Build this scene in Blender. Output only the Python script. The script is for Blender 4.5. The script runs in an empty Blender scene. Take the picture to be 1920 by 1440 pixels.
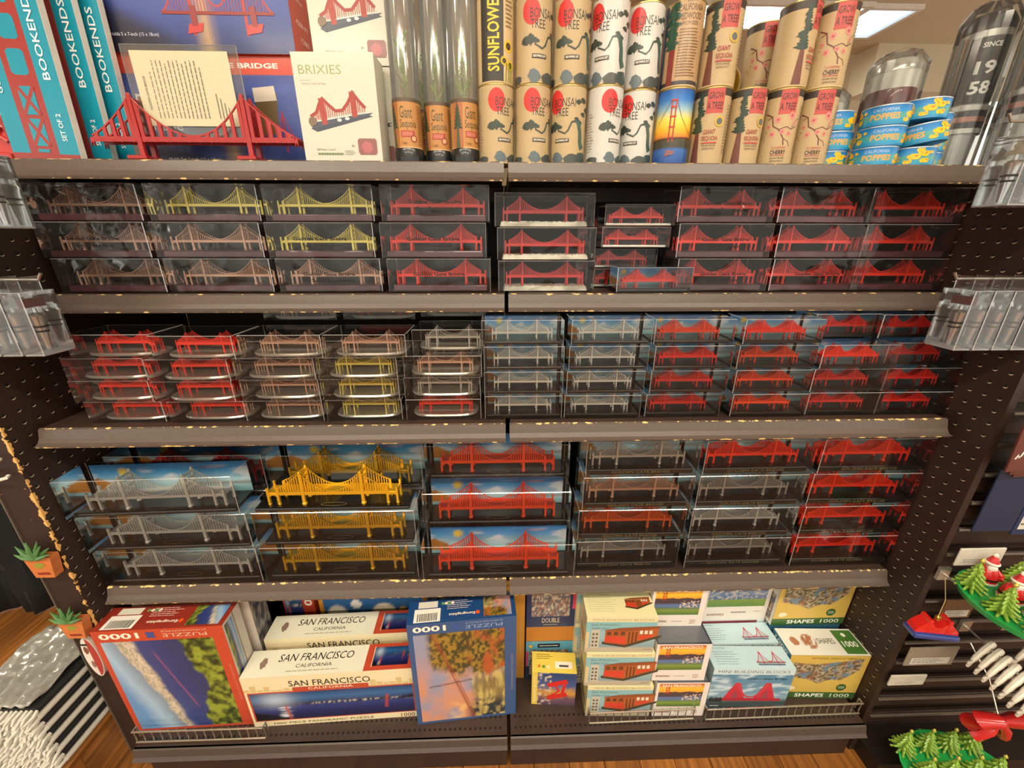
import bpy, bmesh, math, random
import numpy as np
from mathutils import Vector, Matrix
from mathutils.geometry import tessellate_polygon

SC = bpy.context.scene
COL = SC.collection
rnd = random.Random(7)

# ------------------------------------------------------------------ camera
H = 1.32                                   # eye height above the floor
PITCH, YAW, ROLL = math.radians(20.21), math.radians(1.72), math.radians(-0.107)
F_ = Vector((math.sin(YAW) * math.cos(PITCH), math.cos(YAW) * math.cos(PITCH), -math.sin(PITCH)))
R0 = Vector((math.cos(YAW), -math.sin(YAW), 0))
D0 = F_.cross(R0)
if D0.z > 0: D0 = -D0
R_ = math.cos(ROLL) * R0 + math.sin(ROLL) * D0
U_ = -(-math.sin(ROLL) * R0 + math.cos(ROLL) * D0)
cam = bpy.data.cameras.new('camera')
cam.lens = 752.7 / 1920 * 36
cam.sensor_width = 36
cam.sensor_fit = 'HORIZONTAL'
cam.clip_start = 0.02
cam_ob = bpy.data.objects.new('camera', cam)
COL.objects.link(cam_ob)
cam_ob.matrix_world = Matrix(((R_.x, U_.x, -F_.x, -0.0131), (R_.y, U_.y, -F_.y, 0), (R_.z, U_.z, -F_.z, H), (0, 0, 0, 1)))
SC.camera = cam_ob

# ------------------------------------------------------------------ world, exposure
wd = bpy.data.worlds.new('store_light')
SC.world = wd
wd.use_nodes = True
wd.node_tree.nodes['Background'].inputs[0].default_value = (1.0, 0.93, 0.82, 1)
wd.node_tree.nodes['Background'].inputs[1].default_value = 1.15
SC.view_settings.view_transform = 'Standard'
SC.view_settings.look = 'None'
SC.view_settings.exposure = 0.32
SC.view_settings.gamma = 1.0
SC.view_settings.use_curve_mapping = False
SC.cycles.use_denoising = True
SC.cycles.max_bounces = 5
SC.cycles.diffuse_bounces = 3
SC.cycles.glossy_bounces = 3
SC.cycles.transparent_max_bounces = 32
SC.cycles.sample_clamp_indirect = 6.0
SC.cycles.use_light_tree = False
SC.cycles.adaptive_threshold = 0.05
LAMP_POWER = 26.0                            # emission of the ceiling diffusers
# centres of the ceiling luminaires over the aisle in front of the shelves, and beyond them
LAMPS = [(-1.5, -0.8), (0.0, -0.8), (1.5, -0.8), (-1.5, -2.5), (0.0, -2.5), (1.5, -2.5), (-0.6, 2.6), (2.05, 3.75)]

# ------------------------------------------------------------------ colour + materials
def lin(h):
    h = h.lstrip('#')
    o = []
    for i in (0, 2, 4):
        c = int(h[i:i + 2], 16) / 255
        o.append(c / 12.92 if c <= 0.04045 else ((c + 0.055) / 1.055) ** 2.4)
    return tuple(o)

MATS = {}
def newmat(name):
    m = bpy.data.materials.new(name)
    m.use_nodes = True
    nt = m.node_tree
    nt.nodes.clear()
    return m, nt, nt.nodes, nt.links

def M(name, color='#808080', rough=0.5, metal=0.0, var=0.12, scale=60, bump=0.0, coat=0.0, emit=0.0, alpha=1.0, spec=0.5, stretch=None):
    """plain solid material: colour varied by noise, optional bump"""
    if name in MATS: return MATS[name]
    m, nt, N, L = newmat(name)
    out = N.new('ShaderNodeOutputMaterial'); p = N.new('ShaderNodeBsdfPrincipled')
    L.new(p.outputs[0], out.inputs[0])
    tc = N.new('ShaderNodeTexCoord'); no = N.new('ShaderNodeTexNoise'); no.inputs['Scale'].default_value = scale
    no.inputs['Detail'].default_value = 3
    if stretch:
        mp = N.new('ShaderNodeMapping'); mp.inputs['Scale'].default_value = stretch
        L.new(tc.outputs['Object'], mp.inputs[0]); L.new(mp.outputs[0], no.inputs[0])
    else:
        L.new(tc.outputs['Object'], no.inputs[0])
    c = lin(color)
    mx = N.new('ShaderNodeMix'); mx.data_type = 'RGBA'
    mx.inputs[6].default_value = (*[x * (1 - var) for x in c], 1)
    mx.inputs[7].default_value = (*[min(1, x * (1 + var) + 0.004 * var) for x in c], 1)
    L.new(no.outputs['Fac'], mx.inputs[0]); L.new(mx.outputs[2], p.inputs['Base Color'])
    p.inputs['Roughness'].default_value = rough
    p.inputs['Metallic'].default_value = metal
    p.inputs['Specular IOR Level'].default_value = spec
    p.inputs['Coat Weight'].default_value = coat
    if emit:
        p.inputs['Emission Color'].default_value = (*c, 1); p.inputs['Emission Strength'].default_value = emit
    if bump:
        b = N.new('ShaderNodeBump'); b.inputs['Strength'].default_value = bump; b.inputs['Distance'].default_value = 0.002
        L.new(no.outputs['Fac'], b.inputs['Height']); L.new(b.outputs[0], p.inputs['Normal'])
    MATS[name] = m
    return m

def clear(name, tint='#f2f6f4', rough=0.04, base=0.035, ior=1.45, wav=0.0, scale=18, haze=0.0):
    """thin clear plastic film: mostly straight through, Fresnel gloss, a little haze"""
    if name in MATS: return MATS[name]
    m, nt, N, L = newmat(name)
    out = N.new('ShaderNodeOutputMaterial')
    tr = N.new('ShaderNodeBsdfTransparent'); tr.inputs[0].default_value = (*lin(tint), 1)
    gl = N.new('ShaderNodeBsdfGlossy'); gl.inputs['Roughness'].default_value = rough; gl.inputs[0].default_value = (1, 1, 1, 1)
    fr = N.new('ShaderNodeFresnel'); fr.inputs[0].default_value = ior
    ad = N.new('ShaderNodeMath'); ad.operation = 'ADD'; ad.inputs[1].default_value = base; ad.use_clamp = True
    L.new(fr.outputs[0], ad.inputs[0])
    mx = N.new('ShaderNodeMixShader'); L.new(ad.outputs[0], mx.inputs[0]); L.new(tr.outputs[0], mx.inputs[1]); L.new(gl.outputs[0], mx.inputs[2])
    last = mx
    if haze:
        df = N.new('ShaderNodeBsdfDiffuse'); df.inputs[0].default_value = (0.75, 0.74, 0.72, 1)
        m2 = N.new('ShaderNodeMixShader'); m2.inputs[0].default_value = haze
        L.new(mx.outputs[0], m2.inputs[1]); L.new(df.outputs[0], m2.inputs[2]); last = m2
    if wav:
        tc = N.new('ShaderNodeTexCoord'); no = N.new('ShaderNodeTexNoise'); no.inputs['Scale'].default_value = scale; no.inputs['Detail'].default_value = 1.5
        oi = N.new('ShaderNodeObjectInfo'); va = N.new('ShaderNodeVectorMath'); va.operation = 'ADD'
        L.new(tc.outputs['Object'], va.inputs[0]); L.new(oi.outputs['Random'], va.inputs[1]); L.new(va.outputs[0], no.inputs[0])
        b = N.new('ShaderNodeBump'); b.inputs['Strength'].default_value = wav; b.inputs['Distance'].default_value = 0.02
        L.new(no.outputs['Fac'], b.inputs['Height']); L.new(b.outputs[0], gl.inputs['Normal']); L.new(b.outputs[0], fr.inputs['Normal'])
    L.new(last.outputs[0], out.inputs[0])
    MATS[name] = m
    return m

def printmat(name, rough=0.4, coat=0.0):
    """ink on card: colour carried by the printed shapes"""
    m, nt, N, L = newmat(name)
    out = N.new('ShaderNodeOutputMaterial'); p = N.new('ShaderNodeBsdfPrincipled'); a = N.new('ShaderNodeVertexColor'); a.layer_name = 'Col'
    L.new(p.outputs[0], out.inputs[0])
    tc = N.new('ShaderNodeTexCoord'); no = N.new('ShaderNodeTexNoise'); no.inputs['Scale'].default_value = 300
    L.new(tc.outputs['Object'], no.inputs[0])
    mr = N.new('ShaderNodeMapRange'); mr.inputs[3].default_value = 0.93; mr.inputs[4].default_value = 1.05
    L.new(no.outputs['Fac'], mr.inputs[0])
    mu = N.new('ShaderNodeVectorMath'); mu.operation = 'SCALE'
    L.new(a.outputs['Color'], mu.inputs[0]); L.new(mr.outputs[0], mu.inputs['Scale']); L.new(mu.outputs[0], p.inputs['Base Color'])
    p.inputs['Roughness'].default_value = rough; p.inputs['Coat Weight'].default_value = coat; p.inputs['Coat Roughness'].default_value = 0.12
    return m
PRINT = printmat('printed_card', 0.45)
PRINT_GLOSS = printmat('printed_gloss', 0.32, 0.25)

def worn(name, color, chip, zlo, zhi, amount=0.62, rough=0.42, metal=0.0, axis='Z', scale=70, corner=None):
    """painted metal with chips of paint knocked off along two edges (object-space coordinate zlo / zhi)"""
    m, nt, N, L = newmat(name)
    out = N.new('ShaderNodeOutputMaterial'); p = N.new('ShaderNodeBsdfPrincipled'); L.new(p.outputs[0], out.inputs[0])
    tc = N.new('ShaderNodeTexCoord'); sp = N.new('ShaderNodeSeparateXYZ'); L.new(tc.outputs['Object'], sp.inputs[0])
    def near(v, w, ax=axis):
        s = N.new('ShaderNodeMath'); s.operation = 'SUBTRACT'; L.new(sp.outputs[ax], s.inputs[0]); s.inputs[1].default_value = v
        a = N.new('ShaderNodeMath'); a.operation = 'ABSOLUTE'; L.new(s.outputs[0], a.inputs[0])
        r = N.new('ShaderNodeMapRange'); r.inputs[1].default_value = 0; r.inputs[2].default_value = w; r.inputs[3].default_value = 1; r.inputs[4].default_value = 0
        L.new(a.outputs[0], r.inputs[0]); return r
    a, b = (near(zlo, 0.012), near(corner, 0.012, 'Y')) if corner else (near(zlo, 0.004), near(zhi, 0.004))
    mxm = N.new('ShaderNodeMath'); mxm.operation = 'MINIMUM' if corner else 'MAXIMUM'; L.new(a.outputs[0], mxm.inputs[0]); L.new(b.outputs[0], mxm.inputs[1])
    no = N.new('ShaderNodeTexNoise'); no.inputs['Scale'].default_value = scale; no.inputs['Detail'].default_value = 4
    oi = N.new('ShaderNodeObjectInfo'); va = N.new('ShaderNodeVectorMath'); va.operation = 'ADD'
    L.new(tc.outputs['Object'], va.inputs[0]); L.new(oi.outputs['Random'], va.inputs[1]); L.new(va.outputs[0], no.inputs[0])
    no2 = N.new('ShaderNodeTexNoise'); no2.inputs['Scale'].default_value = 4.0; L.new(va.outputs[0], no2.inputs[0])
    s1 = N.new('ShaderNodeMath'); s1.operation = 'MULTIPLY_ADD'; L.new(mxm.outputs[0], s1.inputs[0]); s1.inputs[1].default_value = 0.34; L.new(no.outputs['Fac'], s1.inputs[2])
    s2 = N.new('ShaderNodeMath'); s2.operation = 'MULTIPLY_ADD'; L.new(no2.outputs['Fac'], s2.inputs[0]); s2.inputs[1].default_value = 0.30; L.new(s1.outputs[0], s2.inputs[2])
    st = N.new('ShaderNodeMath'); st.operation = 'GREATER_THAN'; L.new(s2.outputs[0], st.inputs[0]); st.inputs[1].default_value = amount + 0.34
    fine = N.new('ShaderNodeTexNoise'); fine.inputs['Scale'].default_value = 220; L.new(tc.outputs['Object'], fine.inputs[0])
    c = lin(color)
    m0 = N.new('ShaderNodeMix'); m0.data_type = 'RGBA'; m0.inputs[6].default_value = (*[x * .8 for x in c], 1); m0.inputs[7].default_value = (*[x * 1.25 for x in c], 1)
    L.new(fine.outputs['Fac'], m0.inputs[0])
    m1 = N.new('ShaderNodeMix'); m1.data_type = 'RGBA'; L.new(st.outputs[0], m1.inputs[0]); L.new(m0.outputs[2], m1.inputs[6]); m1.inputs[7].default_value = (*lin(chip), 1)
    L.new(m1.outputs[2], p.inputs['Base Color'])
    rr = N.new('ShaderNodeMapRange'); rr.inputs[3].default_value = rough; rr.inputs[4].default_value = rough + .14; L.new(fine.outputs['Fac'], rr.inputs[0]); L.new(rr.outputs[0], p.inputs['Roughness'])
    bp = N.new('ShaderNodeBump'); bp.inputs['Strength'].default_value = 0.12; bp.inputs['Distance'].default_value = 0.001; L.new(fine.outputs['Fac'], bp.inputs['Height']); L.new(bp.outputs[0], p.inputs['Normal'])
    p.inputs['Metallic'].default_value = metal
    MATS[name] = m
    return m

# ------------------------------------------------------------------ mesh builder
class G:
    def __init__(s): s.v, s.f, s.m = [], [], []
    def add(s, vs, fs, m=0):
        b = len(s.v); s.v += [tuple(x) for x in vs]; s.f += [tuple(i + b for i in f) for f in fs]; s.m += [m] * len(fs); return s
    def bx(s, x0, x1, y0, y1, z0, z1, m=0):
        return s.add([(x0, y0, z0), (x1, y0, z0), (x1, y1, z0), (x0, y1, z0), (x0, y0, z1), (x1, y0, z1), (x1, y1, z1), (x0, y1, z1)],
                     [(0, 3, 2, 1), (4, 5, 6, 7), (0, 1, 5, 4), (1, 2, 6, 5), (2, 3, 7, 6), (3, 0, 4, 7)], m)
    def frustum(s, x, y, z0, z1, a0, b0, a1, b1, m=0):
        """box tapering from half sizes a0,b0 to a1,b1"""
        return s.add([(x - a0, y - b0, z0), (x + a0, y - b0, z0), (x + a0, y + b0, z0), (x - a0, y + b0, z0),
                      (x - a1, y - b1, z1), (x + a1, y - b1, z1), (x + a1, y + b1, z1), (x - a1, y + b1, z1)],
                     [(0, 3, 2, 1), (4, 5, 6, 7), (0, 1, 5, 4), (1, 2, 6, 5), (2, 3, 7, 6), (3, 0, 4, 7)], m)
    def lathe(s, prof, n=16, c=(0, 0, 0), m=0, cap=True, sx=1, sy=1):
        b = len(s.v)
        for r, z in prof:
            for k in range(n):
                a = 2 * math.pi * k / n
                s.v.append((c[0] + r * math.cos(a) * sx, c[1] + r * math.sin(a) * sy, c[2] + z))
        for i in range(len(prof) - 1):
            for k in range(n):
                k2 = (k + 1) % n
                s.f.append((b + i * n + k, b + i * n + k2, b + (i + 1) * n + k2, b + (i + 1) * n + k)); s.m.append(m)
        if cap:
            s.f.append(tuple(b + k for k in reversed(range(n)))); s.m.append(m)
            e = b + (len(prof) - 1) * n
            s.f.append(tuple(e + k for k in range(n))); s.m.append(m)
        return s
    def tube(s, pts, r, n=6, m=0):
        pts = [Vector(p) for p in pts]; b = len(s.v); up = Vector((0, 0, 1))
        for i, p in enumerate(pts):
            d = (pts[min(i + 1, len(pts) - 1)] - pts[max(i - 1, 0)]).normalized()
            u = d.cross(up if abs(d.z) < .95 else Vector((0, 1, 0))).normalized(); w = d.cross(u)
            rr = r[i] if isinstance(r, (list, tuple)) else r
            for k in range(n):
                a = 2 * math.pi * k / n
                s.v.append(tuple(p + u * rr * math.cos(a) + w * rr * math.sin(a)))
        for i in range(len(pts) - 1):
            for k in range(n):
                k2 = (k + 1) % n
                s.f.append((b + i * n + k, b + i * n + k2, b + (i + 1) * n + k2, b + (i + 1) * n + k)); s.m.append(m)
        s.f.append(tuple(b + k for k in reversed(range(n)))); s.m.append(m)
        e = b + (len(pts) - 1) * n
        s.f.append(tuple(e + k for k in range(n))); s.m.append(m)
        return s
    def prism(s, poly, a0, a1, axis='Y', m=0):
        """polygon extruded along an axis: Y takes (x,z), X takes (y,z), Z takes (x,y)"""
        n = len(poly); P = {'Y': lambda p, t: (p[0], t, p[1]), 'X': lambda p, t: (t, p[0], p[1]), 'Z': lambda p, t: (p[0], p[1], t)}[axis]
        vs = [P(p, a0) for p in poly] + [P(p, a1) for p in poly]
        tri = tessellate_polygon([[Vector((p[0], p[1], 0)) for p in poly]])
        fs = [tuple(t) for t in tri] + [tuple(i + n for i in reversed(t)) for t in tri] + [(i, (i + 1) % n, (i + 1) % n + n, i + n) for i in range(n)]
        return s.add(vs, fs, m)
    def blob(s, c, r, seed=0, n=10, k=6, sq=(1, 1, 1), amp=.2, m=0):
        q = random.Random(seed); b = len(s.v)
        for i in range(k + 1):
            t = math.pi * i / k
            for j in range(n):
                a = 2 * math.pi * j / n; rr = r * (1 + q.uniform(-amp, amp)) if 0 < i < k else r
                s.v.append((c[0] + rr * sq[0] * math.sin(t) * math.cos(a), c[1] + rr * sq[1] * math.sin(t) * math.sin(a), c[2] + rr * sq[2] * math.cos(t)))
        for i in range(k):
            for j in range(n):
                j2 = (j + 1) % n
                s.f.append((b + i * n + j, b + (i + 1) * n + j, b + (i + 1) * n + j2, b + i * n + j2)); s.m.append(m)
        return s
    def mesh(s, name, smooth=False, fix=True):
        me = bpy.data.meshes.new(name); me.from_pydata(s.v, [], s.f); me.polygons.foreach_set('material_index', s.m)
        if fix:
            bm = bmesh.new(); bm.from_mesh(me); bmesh.ops.recalc_face_normals(bm, faces=bm.faces); bm.to_mesh(me); bm.free()
        if smooth:
            me.polygons.foreach_set('use_smooth', [True] * len(me.polygons))
            me.set_sharp_from_angle(angle=math.radians(40))
        me.update(); return me

def bevelbox(name, w, d, h, r=0.0012, seg=1, mat2=None, z0=0.0):
    """box standing on z0, centred in x,y, edges bevelled; bevel faces take slot 1 when mat2 is set"""
    bm = bmesh.new(); bmesh.ops.create_cube(bm, size=1)
    for v in bm.verts: v.co = Vector((v.co.x * w, v.co.y * d, z0 + (v.co.z + .5) * h))
    bmesh.ops.bevel(bm, geom=list(bm.edges), offset=r, segments=seg, profile=.5, affect='EDGES', material=1 if mat2 else -1)
    me = bpy.data.meshes.new(name); bm.to_mesh(me); bm.free(); return me

def ob(name, me, mats=None, parent=None, loc=(0, 0, 0), rot=(0, 0, 0), link_obj=False):
    o = bpy.data.objects.new(name, me); COL.objects.link(o)
    if mats is not None and me is not None:
        mats = mats if isinstance(mats, (list, tuple)) else [mats]
        if link_obj:
            while len(me.materials) < len(mats): me.materials.append(None)
            for i, mm in enumerate(mats):
                o.material_slots[i].link = 'OBJECT'; o.material_slots[i].material = mm
        elif len(me.materials) == 0:
            for mm in mats: me.materials.append(mm)
    o.location = loc; o.rotation_euler = rot
    if parent is not None: o.parent = parent
    return o

def tag(o, label, cat, group=None, kind=None):
    if label: o['label'] = label
    if cat: o['category'] = cat
    if group: o['group'] = group
    if kind: o['kind'] = kind
    return o

def thing(name, label, cat, loc=(0, 0, 0), rz=0.0, group=None, rot=None):
    o = bpy.data.objects.new(name, None); COL.objects.link(o); o.empty_display_size = .02
    o.location = loc; o.rotation_euler = rot if rot else (0, 0, rz)
    return tag(o, label, cat, group)

def struct(name, me, mat, loc=(0, 0, 0), rot=(0, 0, 0)):
    o = ob(name, me, mat, None, loc, rot); o['kind'] = 'structure'; return o

KIDS = {}
def clone(root, loc, rz=0.0, label=None, rot=None):
    """copy of a thing with its parts and their sub-parts (mesh data shared)"""
    def cp(o, par):
        c = o.copy(); COL.objects.link(c); c.parent = par
        for ch in list(o.children): cp(ch, c)
        return c
    r = cp(root, None); r.location = loc; r.rotation_euler = rot if rot else (0, 0, rz)
    if label: r['label'] = label
    return r

# ------------------------------------------------------------------ flat print: coloured shapes in layers on a face
TXT = {}
def text_shape(s, bold=0.0):
    key = (s, bold)
    if key not in TXT:
        cu = bpy.data.curves.new('t', 'FONT'); cu.body = s; cu.resolution_u = 2; cu.offset = bold; cu.fill_mode = 'BOTH'
        o = bpy.data.objects.new('t', cu); COL.objects.link(o)
        dg = bpy.context.evaluated_depsgraph_get(); me = bpy.data.meshes.new_from_object(o.evaluated_get(dg))
        vs = [(v.co.x, v.co.y) for v in me.vertices]; fs = [tuple(p.vertices) for p in me.polygons]
        bpy.data.objects.remove(o); bpy.data.curves.remove(cu); bpy.data.meshes.remove(me)
        if vs:
            x0 = min(v[0] for v in vs); x1 = max(v[0] for v in vs); y0 = min(v[1] for v in vs); y1 = max(v[1] for v in vs)
        else: x0 = y0 = 0; x1 = y1 = 1
        w, h = max(x1 - x0, 1e-6), max(y1 - y0, 1e-6)
        TXT[key] = ([((v[0] - x0) / w, (v[1] - y0) / h) for v in vs], fs, w / h)
    return TXT[key]

class Print:
    def __init__(s): s.v, s.f, s.c, s.k = [], [], [], 0        # v = (x, y, layer)
    def _add(s, vs, fs, col):
        b = len(s.v); s.v += [(x, y, s.k) for x, y in vs]
        s.f += [tuple(i + b for i in f) for f in fs]
        s.c += ([lin(col)] * len(vs) if isinstance(col, str) else list(col)); s.k += 1; return s
    def rect(s, x0, y0, x1, y1, col, n=1):
        vs = [(x0 + (x1 - x0) * i / n, y) for y in (y0, y1) for i in range(n + 1)]
        return s._add(vs, [(i, i + 1, i + n + 2, i + n + 1) for i in range(n)], col)
    def art(s, x0, y0, x1, y1, nx, ny, fn):
        U, V = np.meshgrid(np.linspace(0, 1, nx + 1), np.linspace(0, 1, ny + 1)); c = np.clip(fn(U, V), 0, 1).reshape(-1, 3)
        vs = [(x0 + (x1 - x0) * u, y0 + (y1 - y0) * v) for u, v in zip(U.ravel(), V.ravel())]
        w = nx + 1
        return s._add(vs, [(j * w + i, j * w + i + 1, (j + 1) * w + i + 1, (j + 1) * w + i) for j in range(ny) for i in range(nx)], [tuple(x) for x in c.tolist()])
    def poly(s, pts, col):
        tri = tessellate_polygon([[Vector((p[0], p[1], 0)) for p in pts]])
        return s._add(pts, [tuple(t) for t in tri], col)
    def disc(s, x, y, rx, ry, col, n=20):
        return s._add([(x, y)] + [(x + rx * math.cos(2 * math.pi * k / n), y + ry * math.sin(2 * math.pi * k / n)) for k in range(n)],
                      [(0, 1 + k, 1 + (k + 1) % n) for k in range(n)], col)
    def ring(s, x, y, rx, ry, t, col, n=28):
        vs = [(x + (rx - o) * math.cos(2 * math.pi * k / n), y + (ry - o) * math.sin(2 * math.pi * k / n)) for o in (0, t) for k in range(n)]
        return s._add(vs, [(k, (k + 1) % n, n + (k + 1) % n, n + k) for k in range(n)], col)
    def blot(s, x, y, rx, ry, col, seed=0, n=18, amp=.3):
        q = random.Random(seed)
        return s._add([(x, y)] + [(x + rx * (1 - amp * q.random()) * math.cos(2 * math.pi * k / n), y + ry * (1 - amp * q.random()) * math.sin(2 * math.pi * k / n)) for k in range(n)],
                      [(0, 1 + k, 1 + (k + 1) % n) for k in range(n)], col)
    def line(s, pts, t, col):
        vs, fs = [], []
        for i, p in enumerate(pts):
            a = pts[max(i - 1, 0)]; b = pts[min(i + 1, len(pts) - 1)]; dx, dy = b[0] - a[0], b[1] - a[1]; l = math.hypot(dx, dy) or 1
            tt = t[i] if isinstance(t, (list, tuple)) else t
            vs += [(p[0] - dy / l * tt / 2, p[1] + dx / l * tt / 2), (p[0] + dy / l * tt / 2, p[1] - dx / l * tt / 2)]
            if i: fs.append((2 * i - 2, 2 * i - 1, 2 * i + 1, 2 * i))
        return s._add(vs, fs, col)
    def text(s, t, x, y, h, col, w=None, align='c', bold=0.0, rot=0.0, shear=0.0):
        """text of cap height h with its centre (or left end) at x,y; w sets the width"""
        vs, fs, asp = text_shape(t, bold); ww = w if w else h * asp
        ca, sa = math.cos(rot), math.sin(rot); out = []
        for a, b in vs:
            px = (a - (.5 if align == 'c' else 0)) * ww + shear * (b - .5) * h; py = (b - .5) * h
            out.append((x + px * ca - py * sa, y + px * sa + py * ca))
        return s._add(out, fs, col)
    def lines(s, x0, y0, x1, y1, n, col, t=None, seed=0, ragged=.3):
        """rows of tiny body text shown as thin broken rules"""
        q = random.Random(seed); hgt = (y1 - y0) / n; vs, fs = [], []
        for i in range(n):
            y = y1 - (i + .5) * hgt; tt = (t or hgt * .34) / 2; x = x0; end = x1 - (x1 - x0) * ragged * q.random()
            while x < end:
                l = (x1 - x0) * q.uniform(.04, .14); e = min(x + l, end); b = len(vs)
                vs += [(x, y - tt), (e, y - tt), (e, y + tt), (x, y + tt)]; fs.append((b, b + 1, b + 2, b + 3)); x = e + (x1 - x0) * .018
        return s._add(vs, fs, col)
    def rot180(s, w, h, start=0):
        s.v = [(w - x, h - y, k) if i >= start else (x, y, k) for i, (x, y, k) in enumerate(s.v)]; return s
    def refine(s, du):
        """cut long faces so that the print can be bent round a can"""
        stack = []
        for f in s.f:
            for i in range(1, len(f) - 1): stack.append((f[0], f[i], f[i + 1]))
        done = []
        while stack:
            f = stack.pop(); xs = [s.v[i][0] for i in f]; e = max(((abs(xs[i] - xs[(i + 1) % 3]), i) for i in range(3)))
            if e[0] <= du: done.append(f); continue
            i = e[1]; a, b, c = f[i], f[(i + 1) % 3], f[(i + 2) % 3]; va, vb = s.v[a], s.v[b]
            s.v.append(tuple((p + q) / 2 for p, q in zip(va, vb))); s.c.append(tuple((p + q) / 2 for p, q in zip(s.c[a], s.c[b]))); m = len(s.v) - 1
            stack += [(a, m, c), (m, b, c)]
        s.f = done; return s
    def build(s, name, fn, eps=0.00012, flip=False, tot=.0009):
        eps = min(eps, tot / max(s.k, 1))
        me = bpy.data.meshes.new(name); me.from_pydata([fn(x, y, (k + 1) * eps) for x, y, k in s.v], [], [tuple(reversed(f)) for f in s.f] if flip else s.f)
        at = me.color_attributes.new('Col', 'FLOAT_COLOR', 'POINT')
        at.data.foreach_set('color', np.array([(*c, 1) for c in s.c], dtype=np.float32).ravel()); me.update(); return me
    def front(s, name, y=0.0, x0=0.0, z0=0.0): return s.build(name, lambda x, z, e: (x + x0, y - e, z + z0))
    def top(s, name, z=0.0, x0=0.0, y0=0.0): return s.build(name, lambda x, y, e: (x + x0, y + y0, z + e))
    def right(s, name, x=0.0, y0=0.0, z0=0.0): return s.build(name, lambda u, z, e: (x + e, y0 + u, z + z0))
    def left(s, name, x=0.0, y0=0.0, z0=0.0): return s.build(name, lambda u, z, e: (x - e, y0 - u, z + z0))
    def wrap(s, name, r, a0=0.0, z0=0.0):
        s.refine(.003); return s.build(name, lambda u, z, e: ((r + e) * math.sin(u / r + a0), -(r + e) * math.cos(u / r + a0), z + z0), tot=.0014)

# value noise for printed pictures
def vnoise(U, V, fx, fy, seed=0, octv=3):
    out = 0; amp = 1; tot = 0
    for o in range(octv):
        g = np.random.default_rng(seed + o).random((int(fy) + 3, int(fx) + 3))
        x, y = np.clip(U, 0, 1) * fx, np.clip(V, 0, 1) * fy; xi, yi = x.astype(int), y.astype(int); tx, ty = x - xi, y - yi
        tx, ty = tx * tx * (3 - 2 * tx), ty * ty * (3 - 2 * ty)
        out = out + amp * ((g[yi, xi] * (1 - tx) + g[yi, xi + 1] * tx) * (1 - ty) + (g[yi + 1, xi] * (1 - tx) + g[yi + 1, xi + 1] * tx) * ty)
        tot += amp; amp *= .55; fx *= 2; fy *= 2
    return out / tot
def ramp(t, *stops):
    """stops: (pos, hex)"""
    P = [p for p, _ in stops]; C = np.array([lin(h) for _, h in stops])
    return np.stack([np.interp(t, P, C[:, i]) for i in range(3)], -1)
def blend(A, B, m): return A * (1 - m[..., None]) + np.asarray(B) * m[..., None]
def sstep(a, b, x):
    t = np.clip((x - a) / (b - a), 0, 1); return t * t * (3 - 2 * t)
ORD = ['zeroth', 'first', 'second', 'third', 'fourth', 'fifth', 'sixth', 'seventh', 'eighth', 'ninth', 'tenth', 'eleventh', 'twelfth']
# ================================================================== the setting
BROWN = '#2b1a12'
m_brown = M('brown_panel', BROWN, .5, var=.25, scale=25)
m_shelf = M('shelf_paint', '#3a2a22', .42, var=.2, scale=90)
m_dark = M('dark_back', '#120c09', .7, var=.3)
m_rim_light = M('painted_rim_light', '#cdbb9f', .4, metal=.15)  # pale tone painting the light caught on the peg hole rims
m_hole = M('hole_dark', '#050403', .8)
m_lip = worn('shelf_lip_paint', '#574b43', '#e0c27a', -0.001, -0.033, amount=.68, rough=.27)
m_chip = worn('chipped_post_paint', '#2b1a12', '#d9a860', -0.931, -0.9315, amount=.58, rough=.5, axis='X', scale=75, corner=.69)

def wood(name):
    m, nt, N, L = newmat(name)
    out = N.new('ShaderNodeOutputMaterial'); p = N.new('ShaderNodeBsdfPrincipled'); L.new(p.outputs[0], out.inputs[0])
    tc = N.new('ShaderNodeTexCoord'); oi = N.new('ShaderNodeObjectInfo')
    va = N.new('ShaderNodeVectorMath'); va.operation = 'ADD'; L.new(tc.outputs['Object'], va.inputs[0]); L.new(oi.outputs['Random'], va.inputs[1])
    mp = N.new('ShaderNodeMapping'); mp.inputs['Scale'].default_value = (60, 2.2, 10); L.new(va.outputs[0], mp.inputs[0])
    no = N.new('ShaderNodeTexNoise'); no.inputs['Scale'].default_value = 1.6; no.inputs['Detail'].default_value = 6; L.new(mp.outputs[0], no.inputs[0])
    cr = N.new('ShaderNodeValToRGB'); cr.color_ramp.elements[0].color = (*lin('#6b3f18'), 1); cr.color_ramp.elements[1].color = (*lin('#a86c30'), 1)
    cr.color_ramp.elements[0].position = .3; cr.color_ramp.elements[1].position = .72
    L.new(no.outputs['Fac'], cr.inputs[0])
    hs = N.new('ShaderNodeHueSaturation'); mr = N.new('ShaderNodeMapRange'); mr.inputs[3].default_value = .75; mr.inputs[4].default_value = 1.15
    L.new(oi.outputs['Random'], mr.inputs[0]); L.new(mr.outputs[0], hs.inputs['Value']); L.new(cr.outputs[0], hs.inputs['Color']); L.new(hs.outputs[0], p.inputs['Base Color'])
    p.inputs['Roughness'].default_value = .38
    return m
m_wood = wood('oak_floor')

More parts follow.
